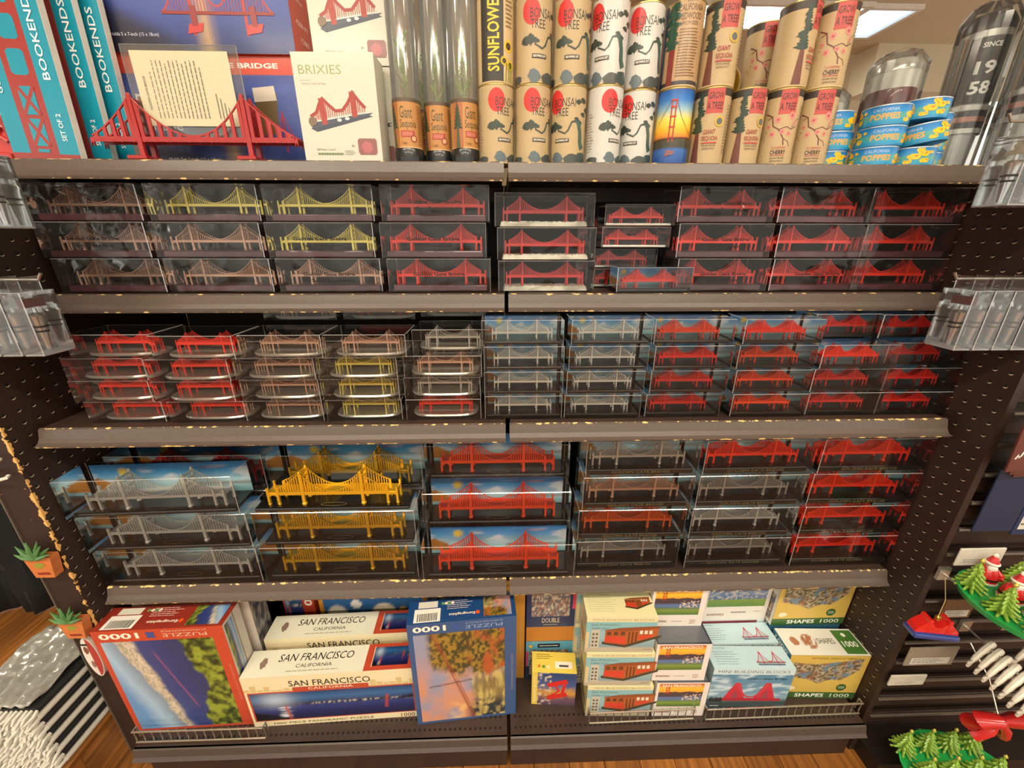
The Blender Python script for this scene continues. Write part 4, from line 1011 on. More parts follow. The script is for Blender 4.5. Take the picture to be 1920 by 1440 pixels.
# --- tumblers behind, some in clear wrap
def tumbler(x, y, z, r, h, lidc, body, label, band=None, text=None, wrap=True, a=0.0):
    t = thing('travel_tumbler', label, 'tumbler', (x, y, z), a, 'tumblers behind the tins')
    ob('tumbler_body', G().lathe([(r * .78, 0), (r * .80, .004), (r, h * .62), (r, h * .9)], 32).mesh('body', True), body, t)
    ob('tumbler_lid', G().lathe([(r * 1.02, h * .9), (r * 1.02, h * .95), (r * .8, h), (r * .3, h)], 32).mesh('lid', True), lidc, t)
    if text:
        p = Print(); Wt = 2 * math.pi * r
        for k, cc in enumerate(('#e8e6e0', '#2a2a2a', '#c98a78', '#2a2a2a', '#dedcd6')): p.rect(-Wt / 2, h * (.30 + .035 * k), Wt / 2, h * (.33 + .035 * k), cc, 40)
        p.rect(-r * .75, h * .48, r * .95, h * .86, '#23211f', 10)
        for k, s in enumerate(text): p.text(s, r * .12, h * (.80 - .115 * k) - (.0 if k else -.004), (.009 if k == 0 else .024), '#f1efe9', w=(.03 if k == 0 else .034), bold=.03)
        for u in (-1.25, -1.05, 1.15, 1.35): p.rect(u * r, 0.02, u * r + .004, h * .88, '#b98a6a' if abs(u) < 1.2 else '#8a9aa4', 1)
        ob('body_print', p.wrap('print', r + .0006), PRINT_GLOSS, t)
    if band: ob('band', G().lathe([(r * 1.005, h * .56), (r * 1.02, h * .58), (r * 1.02, h * .74), (r * 1.005, h * .76)], 32, cap=False).mesh('band', True), band, t)
    if wrap:
        g = G(); n = 26; q = random.Random(int(x * 1000)); b = []
        for i, (f, rr) in enumerate(((.02, 1.1), (.35, 1.13), (.7, 1.15), (.98, 1.16), (1.06, .8), (1.10, .25))):
            for k in range(n): A = 2 * math.pi * k / n; R = r * rr * (1 + (.05 if k % 2 else -.02)); b.append((R * math.cos(A), R * math.sin(A), h * f))
        g.add(b, [(i * n + k, i * n + (k + 1) % n, (i + 1) * n + (k + 1) % n, (i + 1) * n + k) for i in range(5) for k in range(n)])
        ob('clear_wrap', g.mesh('wrap'), clear('wrap_film', '#f2f4f2', .1, .03, haze=.05), t)
m_blk = M('lid_black', '#141414', .35); m_steel = M('tumbler_steel', '#c9c7c0', .22, metal=.35); m_mar = M('tumbler_maroon', '#6a1f26', .3, coat=.4); m_wht = M('tumbler_white', '#dcd9d0', .4); m_navy = M('tumbler_navy', '#1c2748', .35); m_yel = M('tumbler_yellow', '#d8b528', .4)
tumbler(.880, 1.06, ZT, .044, .235, m_steel, m_wht, 'clear wrapped tumbler with maroon band behind the poppy tins', band=m_mar)
tumbler(.775, 1.12, ZT, .040, .185, m_steel, m_wht, 'small clear wrapped tumbler with maroon band beside the cherry cans', band=m_mar)
ob('rack_top', G().bx(.947, 1.75, .725, 1.2, 1.40, 1.4395).mesh('top'), m_brown, rk)
tumbler(1.020, 1.02, 1.44, .040, .31, m_blk, m_steel, 'steel tumbler printed SINCE 1958, farther from the clear hanging boxes', text=['SINCE', '19', '58'], a=-.55)
tumbler(1.060, .92, 1.44, .042, .33, m_blk, m_steel, 'steel tumbler printed SINCE 1958 with black lid, nearest the hanging boxes', text=['SINCE', '19', '58'], a=-.75)
tumbler(1.150, .965, 1.44, .036, .20, m_wht, m_navy, 'navy and yellow tumbler at the edge behind the hanging boxes', band=m_yel, text=None)
# ================================================================== puzzles and kits on the base deck
ZB = .1520
m_kraftc = M('grey_board', '#b8ae9a', .6)
def puzzle_frame(w, h, border, art, nx=96, ny=76, bl=.012, bt=.034, br=.028, bb=.008, pieces='#35508e', txt='#efe4cf', flip=True):
    """1000 piece puzzle front, drawn upright then turned over since the cartons stand upside down"""
    p = Print().rect(0, 0, w, h, border).art(br, bt, w - bl, h - bb, nx, ny, art)
    p.text('1000', w * .80, bt * .5, bt * .52, txt, w=w * .30, bold=.03)
    x = w * .56; p.disc(x, bt * .5, .008, .008, pieces, 12)
    for a in range(4): p.disc(x + .008 * math.cos(a * 1.57 + .78), bt * .5 + .008 * math.sin(a * 1.57 + .78), .004, .004, pieces, 10)
    p.text('PUZZLE', w * .30, bt * .58, bt * .30, '#d8b9a2' if border != '#34527f' else '#8fa4c4', w=w * .34).text('EUROGRAPHICS', w * .30, bt * .22, bt * .13, '#d8b9a2' if border != '#34527f' else '#8fa4c4', w=w * .34)
    p.lines(.008, h * .35, .012, h * .72, 22, '#e8c2a8', t=.001, ragged=0)
    return p.rot180(w, h) if flip else p
def puzzle_top(w, d, border, art, barcode='#eae7da'):
    p = Print().rect(0, 0, w, d, border).rect(w * .06, d * .06, w * .30, d * .62, barcode).rect(w * .09, d * .66, w * .27, d * .94, '#d9d4c2')
    q = random.Random(2); x = w * .09
    while x < w * .27: t = q.uniform(.0006, .0022); p.rect(x, d * .10, x + t, d * .42, '#35312c'); x += t + q.uniform(.0008, .002)
    p.text('Eurographics', w * .50, d * .30, d * .14, '#f0e2d2', w=w * .24, bold=.02, rot=math.pi).disc(w * .645, d * .30, .005, .005, '#e0571f', 10)
    p.lines(w * .36, d * .5, w * .66, d * .92, 5, '#e8cfc0', ragged=.4, t=.0014)
    for k in range(4): p.disc(w * (.32 + .03 * k), d * .80, .004, .004, '#e8ddc8' if k % 2 else '#6a9a5a', 10)
    p.art(w * .70, d * .08, w * .96, d * .92, 14, 10, art); return p
def art_coast(U, V):           # as it appears, sky on one side and hills on the other (turned artwork)
    U = 1 - U; V = 1 - V
    n = vnoise(U, V, 9, 9, 4); d = U + .34 * (V - .5) + .06 * (n - .5)
    A = ramp(d, (0, '#5f8fc0'), (.14, '#9fbad0'), (.26, '#7f93a6'), (.40, '#38477e'), (.62, '#303c74'), (.72, '#2c3866'), (1, '#2a3560'))
    sp = vnoise(U, V, 60, 60, 9, 1)
    city = sstep(.0, .04, d - .26) * sstep(.0, .05, .47 - d - .1 * (1 - V)) ; A = blend(A, np.stack([.28 + .5 * sp, .24 + .42 * sp, .17 + .3 * sp], -1), city * .9)
    h2 = vnoise(U, V, 7, 9, 12); hill = sstep(.0, .03, U - .66 - .12 * h2 + .05 * np.sin(V * 9))
    A = blend(A, blend(np.broadcast_to(lin('#27351a'), A.shape), lin('#8f9a35'), sstep(.3, .75, vnoise(U, V, 16, 18, 15))), hill)
    br = np.exp(-((U - (.38 + .34 * (1 - V))) / .006) ** 2) * sstep(.2, .3, V) * sstep(.0, .1, .92 - V) ; A = blend(A, lin('#b2566a'), br * .8)
    return A
def art_coast_flipped(U, V): return art_coast(U, V)
def art_autumn(U, V):
    U = 1 - U; V = 1 - V
    n = vnoise(U, V, 10, 10, 31); m = vnoise(U, V, 34, 34, 37, 2)
    A = blend(np.broadcast_to(lin('#8d8fa6'), U.shape + (3,)), lin('#c98a6a'), sstep(.25, .75, vnoise(U, V, 5, 5, 41)) * sstep(.1, .7, 1 - V))
    A = blend(A, lin('#e0b070'), sstep(.55, .8, vnoise(U, V, 7, 7, 44)) * sstep(.25, .5, U))
    tree = sstep(-.05, .08, V - .52 + .25 * (n - .5) + .25 * (U - .5) * (U < .75)) * sstep(.1, .2, U)
    A = blend(A, blend(blend(np.broadcast_to(lin('#3c3a22'), A.shape), lin('#9a7a2c'), sstep(.35, .7, m)), lin('#a8522a'), sstep(.45, .75, n) * sstep(.45, .8, U)), tree)
    ground = sstep(.55, .68, U + .15 * (n - .5)) * (1 - tree); A = blend(A, blend(np.broadcast_to(lin('#7d6c42'), A.shape), lin('#c2ad66'), sstep(.3, .7, vnoise(U, V, 24, 8, 52))), ground)
    A = blend(A, lin('#2c3238'), sstep(.5, .62, vnoise(U, V, 12, 12, 61)) * (1 - sstep(.12, .3, V)) * sstep(.5, .65, U))
    for (x0, y0, x1, y1, t) in ((.22, .95, .60, .05, .012), (.25, .95, .63, .05, .006)):
        dd = np.abs((U - x0) * (y1 - y0) - (V - y0) * (x1 - x0)) / math.hypot(x1 - x0, y1 - y0); A = blend(A, lin('#8a3f2c'), np.exp(-(dd / t) ** 2) * .9)
    dd = np.abs(V - (.40 + .10 * U)); A = blend(A, lin('#5e3a30'), np.exp(-(dd / .008) ** 2) * (U > .12) * (U < .62) * .9)
    return A
def art_pano(U, V):
    A = ramp(V, (0, '#12123a'), (.25, '#1d2257'), (.48, '#2a3a78'), (.56, '#232a44'), (.62, '#27456e'), (.78, '#2f6397'), (1, '#173a68'))
    g = np.exp(-((U - .15) / .10) ** 2 - ((V - .75) / .25) ** 2); A = blend(A, lin('#c3d0dc'), g * .7)
    w = np.exp(-((U - .19) / .06) ** 2) * (V < .5) * vnoise(U, V, 6, 40, 3); A = blend(A, lin('#c5cdd6'), sstep(.3, .7, w))
    hz = np.exp(-((V - .555) / .035) ** 2) * sstep(.2, .5, U); A = blend(A, lin('#cfc6b2'), hz * sstep(.5, .75, vnoise(U, V, 90, 14, 5, 1)) * .9)
    A = blend(A, lin('#14131f'), sstep(0, .05, .34 - V - 1.3 * U) + sstep(0, .05, V - .5) * sstep(0, .1, .66 + .06 * np.sin(U * 20) - V) * sstep(.75, .85, U) * .8)
    for x in (.20, .83): A = blend(A, lin('#b2402c'), np.exp(-((U - x - .03 * (.5 - V) * (1 if x < .5 else -1)) / .008) ** 2) * ((V > .03) & (V < .52) if x < .5 else (V > .2) & (V < .72)))
    return A
def art_cartoon(U, V):
    A = blend(np.broadcast_to(lin('#3f74a8'), U.shape + (3,)), lin('#2c5c92'), V)
    for x, y, r, c in ((.12, .62, .10, '#e9e4d6'), (.55, .6, .13, '#ece0c8'), (.30, .78, .05, '#e8e4da'), (.93, .42, .09, '#dcd0c2')): A = blend(A, lin(c), 1 - sstep(.8, 1.0, np.hypot((U - x) / r, (V - y) / (r * 1.6))))
    A = blend(A, lin('#e8b83a'), 1 - sstep(.035, .05, np.hypot(U - .72, (V - .62) * .4)))
    b = vnoise(U, np.zeros_like(V), 40, 1, 5, 1); return blend(A, np.stack([.35 * b + .2, .3 * b + .15, .3 * b + .18], -1), sstep(0, .05, .28 * b + .08 - V))
def art_grey(U, V):
    n = vnoise(U, V, 50, 30, 8, 2); return blend(np.broadcast_to(lin('#2c3344'), U.shape + (3,)), lin('#a79d8c'), sstep(.3, .8, n))
def art_sunset(U, V):
    A = ramp(V, (0, '#3f6a2c'), (.18, '#7a8f3c'), (.27, '#5a6f5c'), (.34, '#4f74a0'), (.42, '#5a6488'), (.48, '#4a3c48'), (.58, '#5a4a48'), (.62, '#e89a2c'), (.80, '#f0b83c'), (1, '#b8452a'))
    A = blend(A, lin('#463a40'), sstep(0, .03, .60 + .10 * vnoise(U, V, 8, 2, 4) - V) * (V > .44)); A = blend(A, lin('#c9b8a8'), sstep(.55, .7, vnoise(U, V, 40, 30, 6, 1)) * (V < .55) * (V > .28) * (U > .55))
    for x in (.17, .23): A = blend(A, lin('#a8321f'), np.exp(-((U - x) / .012) ** 2) * (V > .55) * (V < .93))
    for y in (.62, .72, .82, .91): A = blend(A, lin('#a8321f'), np.exp(-((V - y) / .018) ** 2) * (U > .16) * (U < .24))
    return A
def art_parks(U, V):
    A = np.broadcast_to(lin('#c9ab52'), U.shape + (3,)).copy()
    n = vnoise(U, V, 44, 30, 21, 2); m = vnoise(U, V, 20, 14, 22, 1)
    top = .86 - .06 * np.sin(U * 5) + .18 * np.maximum(0, U - .78); bot = .34 + .20 * np.maximum(0, .30 - U) * 2 - .10 * np.exp(-((U - .45) / .08) ** 2) - .16 * np.exp(-((U - .80) / .035) ** 2)
    inside = sstep(0, .02, top - V) * sstep(0, .02, V - bot) * sstep(.05, .07, U) * (1 - sstep(.93, .95, U)) * (1 - sstep(0, .02, (U - .84) * 1.5 - (V - .5)))
    C = blend(blend(np.broadcast_to(lin('#59503a'), A.shape), lin('#b0a184'), sstep(.35, .7, n)), lin('#8a5a40'), sstep(.55, .75, m)); C = blend(C, lin('#5f7f95'), sstep(.6, .75, vnoise(U, V, 16, 12, 25, 1)) * .8)
    return blend(A, C, inside)

# big red panorama puzzle, upside down, by the chipped post
m_redc = M('red_puzzle_card', '#b8452a', .4); m_bluec = M('blue_puzzle_card', '#2f4d7c', .4); m_ambr = M('amber_card', '#c58a2e', .4)
def sideart(art, border, d, h): return Print().rect(0, 0, d, h, '#c9c3b4').art(d * .08, h * .02, d * .5, h * .98, 8, 30, art).rect(d * .55, 0, d * .62, h, '#8f8a80').text('1000', d * .8, h * .2, d * .3, '#e8ddc8', w=h * .22, rot=-math.pi / 2, bold=.02)
P_ = 'jigsaw puzzle cartons'
w, d, h = .283, .062, .343
cardbox('jigsaw_carton', 'red 1000 piece puzzle carton of coast and bridge, upside down', 'puzzle', w, d, h, (-.788, .676, ZB), m_redc, .03, front=puzzle_frame(w, h, '#b9452c', art_coast), top=puzzle_top(w, d, '#8f2f22', art_coast), right=sideart(art_coast, '#b9452c', d, h), group=P_)
w, d, h = .27, .06, .362
cardbox('jigsaw_carton', 'grey and white puzzle carton standing behind the red coast puzzle', 'puzzle', w, d, h, (-.775, .758, ZB), M('white_tray', '#d6d0c2', .5), .03, front=Print().rect(0, 0, w, h, '#cfc8b8').rect(0, h - .02, w, h, '#e4dfd2'), top=puzzle_top(w, d, '#4a3426', art_grey), right=Print().art(0, 0, d, h, 10, 40, art_grey), group=P_)
# panoramic san francisco cartons
def pano_front(w, h):
    p = Print().rect(0, 0, w, h, '#e0d3ac').rect(.006, h * .11, w - .006, h * .70, '#b2452e').art(.010, h * .125, w - .010, h * .675, 100, 30, art_pano)
    q = random.Random(8)
    for i in range(26):
        x = w * i / 26; a = q.uniform(.01, .05) * (1 if i < 4 or i > 18 else .4); p.rect(x, h * .71, x + w / 30, h * (.72 + a * 2.4), '#cdb77e')
    p.text('SAN FRANCISCO', w * .50, h * .85, h * .11, '#2a2520', w=w * .47).rect(w * .28, h * .705, w * .72, h * .775, '#b2452e').text('CALIFORNIA', w * .5, h * .74, h * .045, '#f0e2c8', w=w * .26)
    p.text('1000 PIECE PANORAMIC PUZZLE', w * .42, h * .055, h * .042, '#6a5a3a', w=w * .60).text('1000', w * .93, h * .055, h * .075, '#6a4a2a', w=w * .085); return p
def pano_top(w, d):
    p = Print().rect(0, 0, w, d, '#e6e3cc').rect(w * .70, 0, w, d, '#bf4a30').art(w * .745, d * .16, w * .955, d * .86, 24, 10, art_pano).rect(w * .74, d * .12, w * .745, d * .9, '#e0c9a0')
    p.text('SAN FRANCISCO', w * .40, d * .66, d * .28, '#2c2722', w=w * .44, shear=.1).text('CALIFORNIA', w * .40, d * .34, d * .13, '#4a443a', w=w * .21).lines(w * .25, d * .1, w * .55, d * .2, 1, '#b0a88c', ragged=0).blot(w * .10, d * .5, .010, .016, '#8c7264', 5, 16, .4); return p
w, d, h = .412, .068, .178
cardbox('panoramic_puzzle_carton', 'cream panoramic puzzle carton with night bay photo, in front of its twin', 'puzzle', w, d, h, (-.436, .680, ZB), M('cream_puzzle', '#ddd3ae', .45), .035, front=pano_front(w, h), top=pano_top(w, d), left=Print().rect(0, 0, d, h, '#a83a26'), group='panoramic puzzles')
w = .396
cardbox('panoramic_puzzle_carton', 'cream panoramic puzzle carton half hidden behind its twin', 'puzzle', w, d, h + .012, (-.432, .768, ZB), M('cream_puzzle', '#ddd3ae', .45), .03, front=pano_front(w, h + .012), top=pano_top(w, d), group='panoramic puzzles')
# cartons at the back
w, d, h = .30, .06, .272
cardbox('jigsaw_carton', 'amber 1000 piece puzzle carton with cartoon skyline, lying behind panoramic puzzles', 'puzzle', .33, .12, .255, (-.365, .862, ZB), m_ambr, .0,
        front=Print().rect(0, 0, .33, .255, '#c9862c').art(.012, .01, .318, .243, 50, 30, art_cartoon), top=Print().rect(0, 0, .33, .12, '#c28a2e').text('1000', .075, .055, .03, '#efe2c4', w=.09, rot=math.pi, bold=.03).disc(.145, .055, .009, .009, '#35508e', 12).text('PUZZLE', .20, .055, .022, '#d2ac6a', w=.08, rot=math.pi).art(.235, .01, .325, .11, 12, 10, art_grey), group=P_)
cardbox('jigsaw_carton', 'small red edged puzzle carton with blue bay photo at the back', 'puzzle', .085, .12, .255, (-.585, .862, ZB), m_redc, 0,
        front=Print().rect(0, 0, .085, .255, '#b0402a').art(.004, .12, .052, .25, 10, 16, art_pano).text('00', .069, .215, .022, '#efe0d0', w=.05, rot=-math.pi / 2, bold=.03), top=Print().rect(0, 0, .085, .12, '#26406e').art(.003, .003, .082, .117, 10, 10, art_pano), group=P_)
# blue autumn puzzle
w, d, h = .250, .062, .345
cardbox('jigsaw_carton', 'blue 1000 piece puzzle carton of an autumn bridge painting, upside down', 'puzzle', w, d, h, (-.106, .676, ZB), m_bluec, .075, front=puzzle_frame(w, h, '#34527f', art_autumn), top=puzzle_top(w, d, '#1d4478', art_autumn), right=Print().rect(0, 0, d, h, '#27436e'), group=P_)
w, d, h = .262, .06, .357
cardbox('jigsaw_carton', 'amber 1000 piece puzzle carton standing behind the blue one', 'puzzle', w, d, h, (-.086, .775, ZB), m_ambr, .0, front=puzzle_frame(w, h, '#c2862c', art_grey), top=puzzle_top(w, d, '#6a4420', art_pano), group=P_)
# double puzzle cartons with wood band
def crowd(U, V):
    n = vnoise(U, V, 40, 24, 71, 2); return blend(blend(np.broadcast_to(lin('#4a5568'), U.shape + (3,)), lin('#c9b79a'), sstep(.4, .7, n)), lin('#8a5a48'), sstep(.55, .8, vnoise(U, V, 20, 12, 73, 1)))
def dbl(c1, c2, w, h):
    p = Print().rect(0, 0, w, h, c1).rect(0, h * .35, w * .05, h * .75, '#c23a5c').rect(w * .93, h * .2, w, h * .6, '#c23a5c').rect(0, 0, w, h * .35, c2)
    p.art(w * .08, h * .12, w * .9, h * .78, 34, 24, crowd).rect(w * .25, h * .84, w * .72, h * .94, '#1c2438').lines(w * .29, h * .865, w * .68, h * .915, 1, '#e8dcc0', ragged=0).blot(w * .1, h * .88, .006, .006, '#e0a83a', 4); return p
cardbox('city_puzzle_carton', 'turquoise and navy city puzzle carton under a wood banded one', 'puzzle', .128, .075, .145, (.113, .772, ZB), M('navy_card', '#1c2a50', .4), 0, front=dbl('#5a9ab0', '#1a2546', .128, .145), group='city puzzles')
cardbox('city_puzzle_carton', 'wood banded amber puzzle carton in the middle of its stack', 'puzzle', .128, .075, .052, (.113, .772, ZB + .1455), M('wood_band', '#b8772c', .5, var=.3, stretch=(4, 60, 60)), 0, group='city puzzles')
def dbl2(w, h): return Print().rect(0, 0, w, h, '#1c3158').art(w * .1, h * .3, w * .88, h * .98, 30, 14, crowd).text('DOUBLE', w * .5, h * .19, h * .13, '#d8c9a0', w=w * .36).lines(w * .35, h * .05, w * .65, h * .09, 1, '#c9b890', ragged=0).rect(w * .93, h * .5, w, h, '#c23a5c')
cardbox('city_puzzle_carton', 'navy double puzzle carton on top of the wood banded one', 'puzzle', .128, .075, .125, (.113, .772, ZB + .198), M('navy_card2', '#16264a', .4), 0, front=dbl2(.128, .125), group='city puzzles')
# small yellow building block kit
def small_kit(w, h):
    def fn(U, V): return blend(ramp(V + .2 * vnoise(U, V, 8, 8, 3), (0, '#3a2f4a'), (.3, '#6a4a5a'), (.5, '#c9902f'), (.7, '#4a5a8a'), (1, '#28406e')), lin('#c9b8a0'), sstep(.55, .75, vnoise(U, V, 14, 22, 5, 1)) * (U < .35))
    p = Print().rect(0, 0, w, h, '#d9bb4a').art(w * .13, 0, w, h, 24, 30, fn)
    for y0, y1 in ((.22, .36), (.62, .76)): p.line([(w * .36, h * y0), (w * .80, h * y1)], .016, '#c8281e')
    p.line([(w * .44, h * .3), (w * .62, h * .45), (w * .5, h * .7)], .006, '#c8281e').line([(w * .68, h * .28), (w * .75, h * .7)], .008, '#c8281e')
    p.text('BUILDING BLOCKS', w * .065, h * .5, w * .06, '#f3e8c0', w=h * .8, rot=math.pi / 2); return p
cardbox('block_kit_carton', 'small yellow topped building block kit with a red bridge, standing alone', 'box', .114, .055, .122, (.118, .703, ZB), M('yellow_card', '#e0c64e', .45), -.07, front=small_kit(.114, .122),
        top=Print().rect(0, 0, .114, .055, '#e3cb55').rect(.06, .012, .104, .03, '#efeadb').rect(.07, .016, .094, .021, '#3a362e').lines(.012, .034, .06, .05, 3, '#7a6a2a').disc(.018, .016, .004, .004, '#c97a2a', 10).disc(.030, .015, .004, .004, '#4f8a3a', 10).disc(.042, .014, .004, .004, '#e8e0c0', 10), group='building block kits')
# cable car kits
def cablecar(p, x, y, s, small=False):
    p.poly([(x - .048 * s, y - .012 * s), (x - .008 * s, y - .020 * s), (x + .050 * s, y + .004 * s), (x + .052 * s, y + .010 * s), (x - .01 * s, y - .012 * s), (x - .048 * s, y - .006 * s)], '#453a2c')
    p.poly([(x - .044 * s, y - .008 * s), (x - .008 * s, y - .014 * s), (x - .008 * s, y + .018 * s), (x - .044 * s, y + .020 * s)], '#a8522a').poly([(x - .044 * s, y - .006 * s), (x - .009 * s, y - .012 * s), (x - .009 * s, y + .004 * s), (x - .044 * s, y + .006 * s)], '#c9402a')
    p.poly([(x - .008 * s, y - .013 * s), (x + .045 * s, y + .008 * s), (x + .045 * s, y + .026 * s), (x - .008 * s, y + .018 * s)], '#a85a2a').poly([(x + .012 * s, y - .002 * s), (x + .036 * s, y + .006 * s), (x + .036 * s, y + .012 * s), (x + .012 * s, y + .006 * s)], '#c9402a')
    for k in range(3): p.rect(x - .041 * s + .0115 * s * k, y + .009 * s, x - .034 * s + .0115 * s * k, y + .017 * s, '#5f3a20'); p.rect(x + .014 * s + .008 * s * k, y + .012 * s, x + .019 * s + .008 * s * k, y + .020 * s, '#ddd4c4')
    for k in range(3): p.rect(x - .005 * s + .006 * s * k, y - .010 * s + .002 * s * k, x - .002 * s + .006 * s * k, y + .017 * s, '#6a3a1e')
    p.poly([(x - .048 * s, y + .020 * s), (x - .008 * s, y + .018 * s), (x + .048 * s, y + .026 * s), (x + .044 * s, y + .030 * s), (x - .02 * s, y + .026 * s)], '#8a4a28')
def car_front(w, h):
    def fn(U, V): return ramp(V, (0, '#a89f88'), (.16, '#b3aa92'), (.2, '#7f9aa0'), (.45, '#8fb0b2'), (1, '#7fb0b5'))
    p = Print().rect(0, 0, w, h, '#d9d0a2').art(0, 0, w, h * .88, 16, 20, fn)
    p.rect(0, h * .12, w * .05, h * .6, '#c9b88c').rect(w * .08, h * .14, w * .2, h * .66, '#b9b4a0')
    for k in range(8): p.rect(w * (.095 + .05 * (k % 2)), h * (.18 + .11 * (k // 2)), w * (.125 + .05 * (k % 2)), h * (.24 + .11 * (k // 2)), '#5b5a54')
    p.text('MINI BUILDING BLOCKS', w * .52, h * .94, h * .055, '#a39a6c', w=w * .86).text('San Francisco', w * .27, h * .81, h * .055, '#5f6a62', w=w * .40).text('Cable Cars', w * .2, h * .71, h * .055, '#5f6a62', w=w * .26)
    cablecar(p, w * .65, h * .40, w / .118); p.lines(w * .84, h * .08, w * .96, h * .12, 1, '#7a7466', ragged=0); return p
def car_top(w, d): 
    p = Print().rect(0, 0, w, d, '#e3dcaa').lines(w * .05, d * .2, w * .55, d * .8, 7, '#a89f74', t=.0009).text('San Francisco Cable Car', w * .22, d * .9, .0026, '#6f6848', w=w * .34); cablecar(p, w * .78, d * .5, .5 * w / .12); return p
w, d, h = .165, .072, .113
for i, (x, y, lab) in enumerate(((.281, .672, 'bottom'), (.271, .674, 'middle'), (.265, .677, 'top'))):
    cardbox('block_kit_carton', 'cream cable car block kit, %s of the stack of three' % lab, 'box', w, d, h, (x, y, ZB + i * (h + .0004)), M('cream_kit', '#dcd5a6', .45), -.03, front=car_front(w, h), top=car_top(w, d), left=Print().rect(0, 0, d, h, '#c9bd8c').rect(d * .2, h * .1, d * .8, h * .4, '#8a7f60'), group='cable car kits')
for k in range(3): cardbox('block_kit_carton', 'cream cable car block kit in the back row, %s' % ['bottom', 'middle', 'top'][k], 'box', w, d, h, (.258, .757, ZB + k * (h + .0004)), M('cream_kit', '#dcd5a6', .45), 0, front=car_front(w, h), top=Print().rect(0, 0, w, d, '#ddd6a4').lines(w * .4, d * .2, w * .9, d * .8, 6, '#b5ac80', t=.0009), group='cable car kits')
# sunset san francisco cartons
def sunset(w, h): return Print().rect(0, 0, w, h, '#ddd5cc').art(w * .05, h * .30, w * .90, h * .97, 72, 56, art_sunset).text('SAN FRANCISCO', w * .47, h * .915, h * .075, '#f3e3cf', w=w * .74, bold=.02).text('BOARDWALK', w * .2, h * .13, h * .05, '#7a3a34', w=w * .26, bold=.02).lines(w * .42, h * .1, w * .62, h * .16, 1, '#a89f98', ragged=0).lines(w * .76, h * .06, w * .9, h * .18, 3, '#a8706a')
def tray_top(w, d): return Print().rect(0, 0, w, d, '#3a3d42').rect(.004, .004, w - .004, d - .004, '#62666c')
w, d, h = .132, .085, .126
for i, (x, y, lab) in enumerate(((.437, .668, 'bottom'), (.423, .674, 'middle'), (.417, .722, 'top'))):
    cardbox('sunset_puzzle_carton', 'orange sunset puzzle carton, %s of the stack beside cable car kits' % lab, 'puzzle', w, d, h, (x, y, ZB + i * (h + .0004)), M('grey_white_card', '#d2cac0', .45), -.02, front=sunset(w, h), top=tray_top(w, d), right=Print().rect(0, 0, d, h, '#cfc7bd'), group='sunset puzzles')
# green field puzzle carton, red bridge carton, block bridge kits
def field(U, V): return blend(ramp(V, (0, '#4f7a2c'), (.28, '#7f9a3c'), (.32, '#4a6a9c'), (.6, '#6a88b0'), (.66, '#5a4a5c'), (.85, '#7a5a68'), (1, '#d8b04a')), lin('#c9bfb4'), sstep(.55, .75, vnoise(U, V, 36, 20, 81, 1)) * (V > .3) * (V < .8))
w, d, h = .184, .085, .136
cardbox('sunset_puzzle_carton', 'cream carton with green field picture raised at the back', 'puzzle', w, d, h, (.630, .810, ZB + .1604), M('grey_white_card', '#d2cac0', .45), .0, front=Print().rect(0, 0, w, h, '#dad3c8').art(w * .06, h * .36, w * .94, h, 40, 18, field).text('BOARDWALK', w * .22, h * .15, h * .06, '#8a3a34', w=w * .26, bold=.02).lines(w * .45, h * .17, w * .68, h * .24, 1, '#4a4844', ragged=0).lines(w * .8, h * .2, w * .92, h * .24, 1, '#8a706a'), left=Print().rect(0, 0, d, h, '#8b8984'), group='sunset puzzles')
cardbox('sunset_puzzle_carton', 'grey carton with SAN FRANCISCO title strip under the field picture carton', 'puzzle', w, d, .160, (.630, .810, ZB), M('grey_white_card', '#d2cac0', .45), 0, front=Print().rect(0, 0, w, .160, '#c9d4d6').rect(.004, .118, w - .02, .157, '#7a2f38').text('SAN FRANCISCO', w * .46, .138, .016, '#f2e6df', w=w * .72, bold=.02), group='sunset puzzles')
def block_top(w, d, txt=True):
    p = Print().rect(0, 0, w, d, '#bfdbe2').lines(w * .07, d * .15, w * .42, d * .78, 6, '#5f7078', t=.0011).text('Golden Gate Bridge', w * .15, d * .9, .0035, '#43525a', w=w * .2); bridge_art(p, w * .56, d * .28, w * .36, d * .5, '#c2304a', 8, t=.0016); p.rect(w * .57, d * .15, w * .9, d * .22, '#5f6f86'); return p
def block_front(w, h):
    def fn(U, V): return blend(ramp(V, (0, '#2c3a3a'), (.25, '#4a5a5c'), (.32, '#7f9fae'), (.6, '#5f8ba3'), (1, '#4f819c')), lin('#c9dbe2'), sstep(.5, .7, vnoise(U, V, 6, 12, 91)) * (V > .4) * .8)
    p = Print().rect(0, 0, w, h, '#c3d6da').art(0, 0, w, h * .86, 30, 22, fn).text('MINI BUILDING BLOCKS', w * .5, h * .93, h * .065, '#4f6068', w=w * .88)
    for x, s in ((.34, 1), (.72, 1)): p.poly([(w * (x - .16), h * .22), (w * (x - .03), h * .66), (w * (x + .03), h * .66), (w * (x + .14), h * .22)], '#bd2f3c'); p.poly([(w * (x - .05), h * .24), (w * x, h * .5), (w * (x + .04), h * .24)], '#8a4450')
    p.line([(w * .1, h * .24), (w * .92, h * .24)], .010, '#b22c38').line([(w * (.34 + .38 * i / 12), h * (.30 + .34 * (i / 6 - 1) ** 2)) for i in range(13)], .005, '#c2404a')
    for i in range(14): p.rect(w * (.02 + .012 * i), h * .18, w * (.03 + .012 * i), h * (.26 + .06 * ((i * 7) % 5) / 5), '#2a3434')
    p.text('Golden Gate Bridge', w * .68, h * .76, h * .055, '#1c4a66', w=w * .5, bold=.01).lines(w * .05, h * .06, w * .16, h * .1, 1, '#dfe6e4', ragged=0); return p
w, d, h = .205, .060, .150
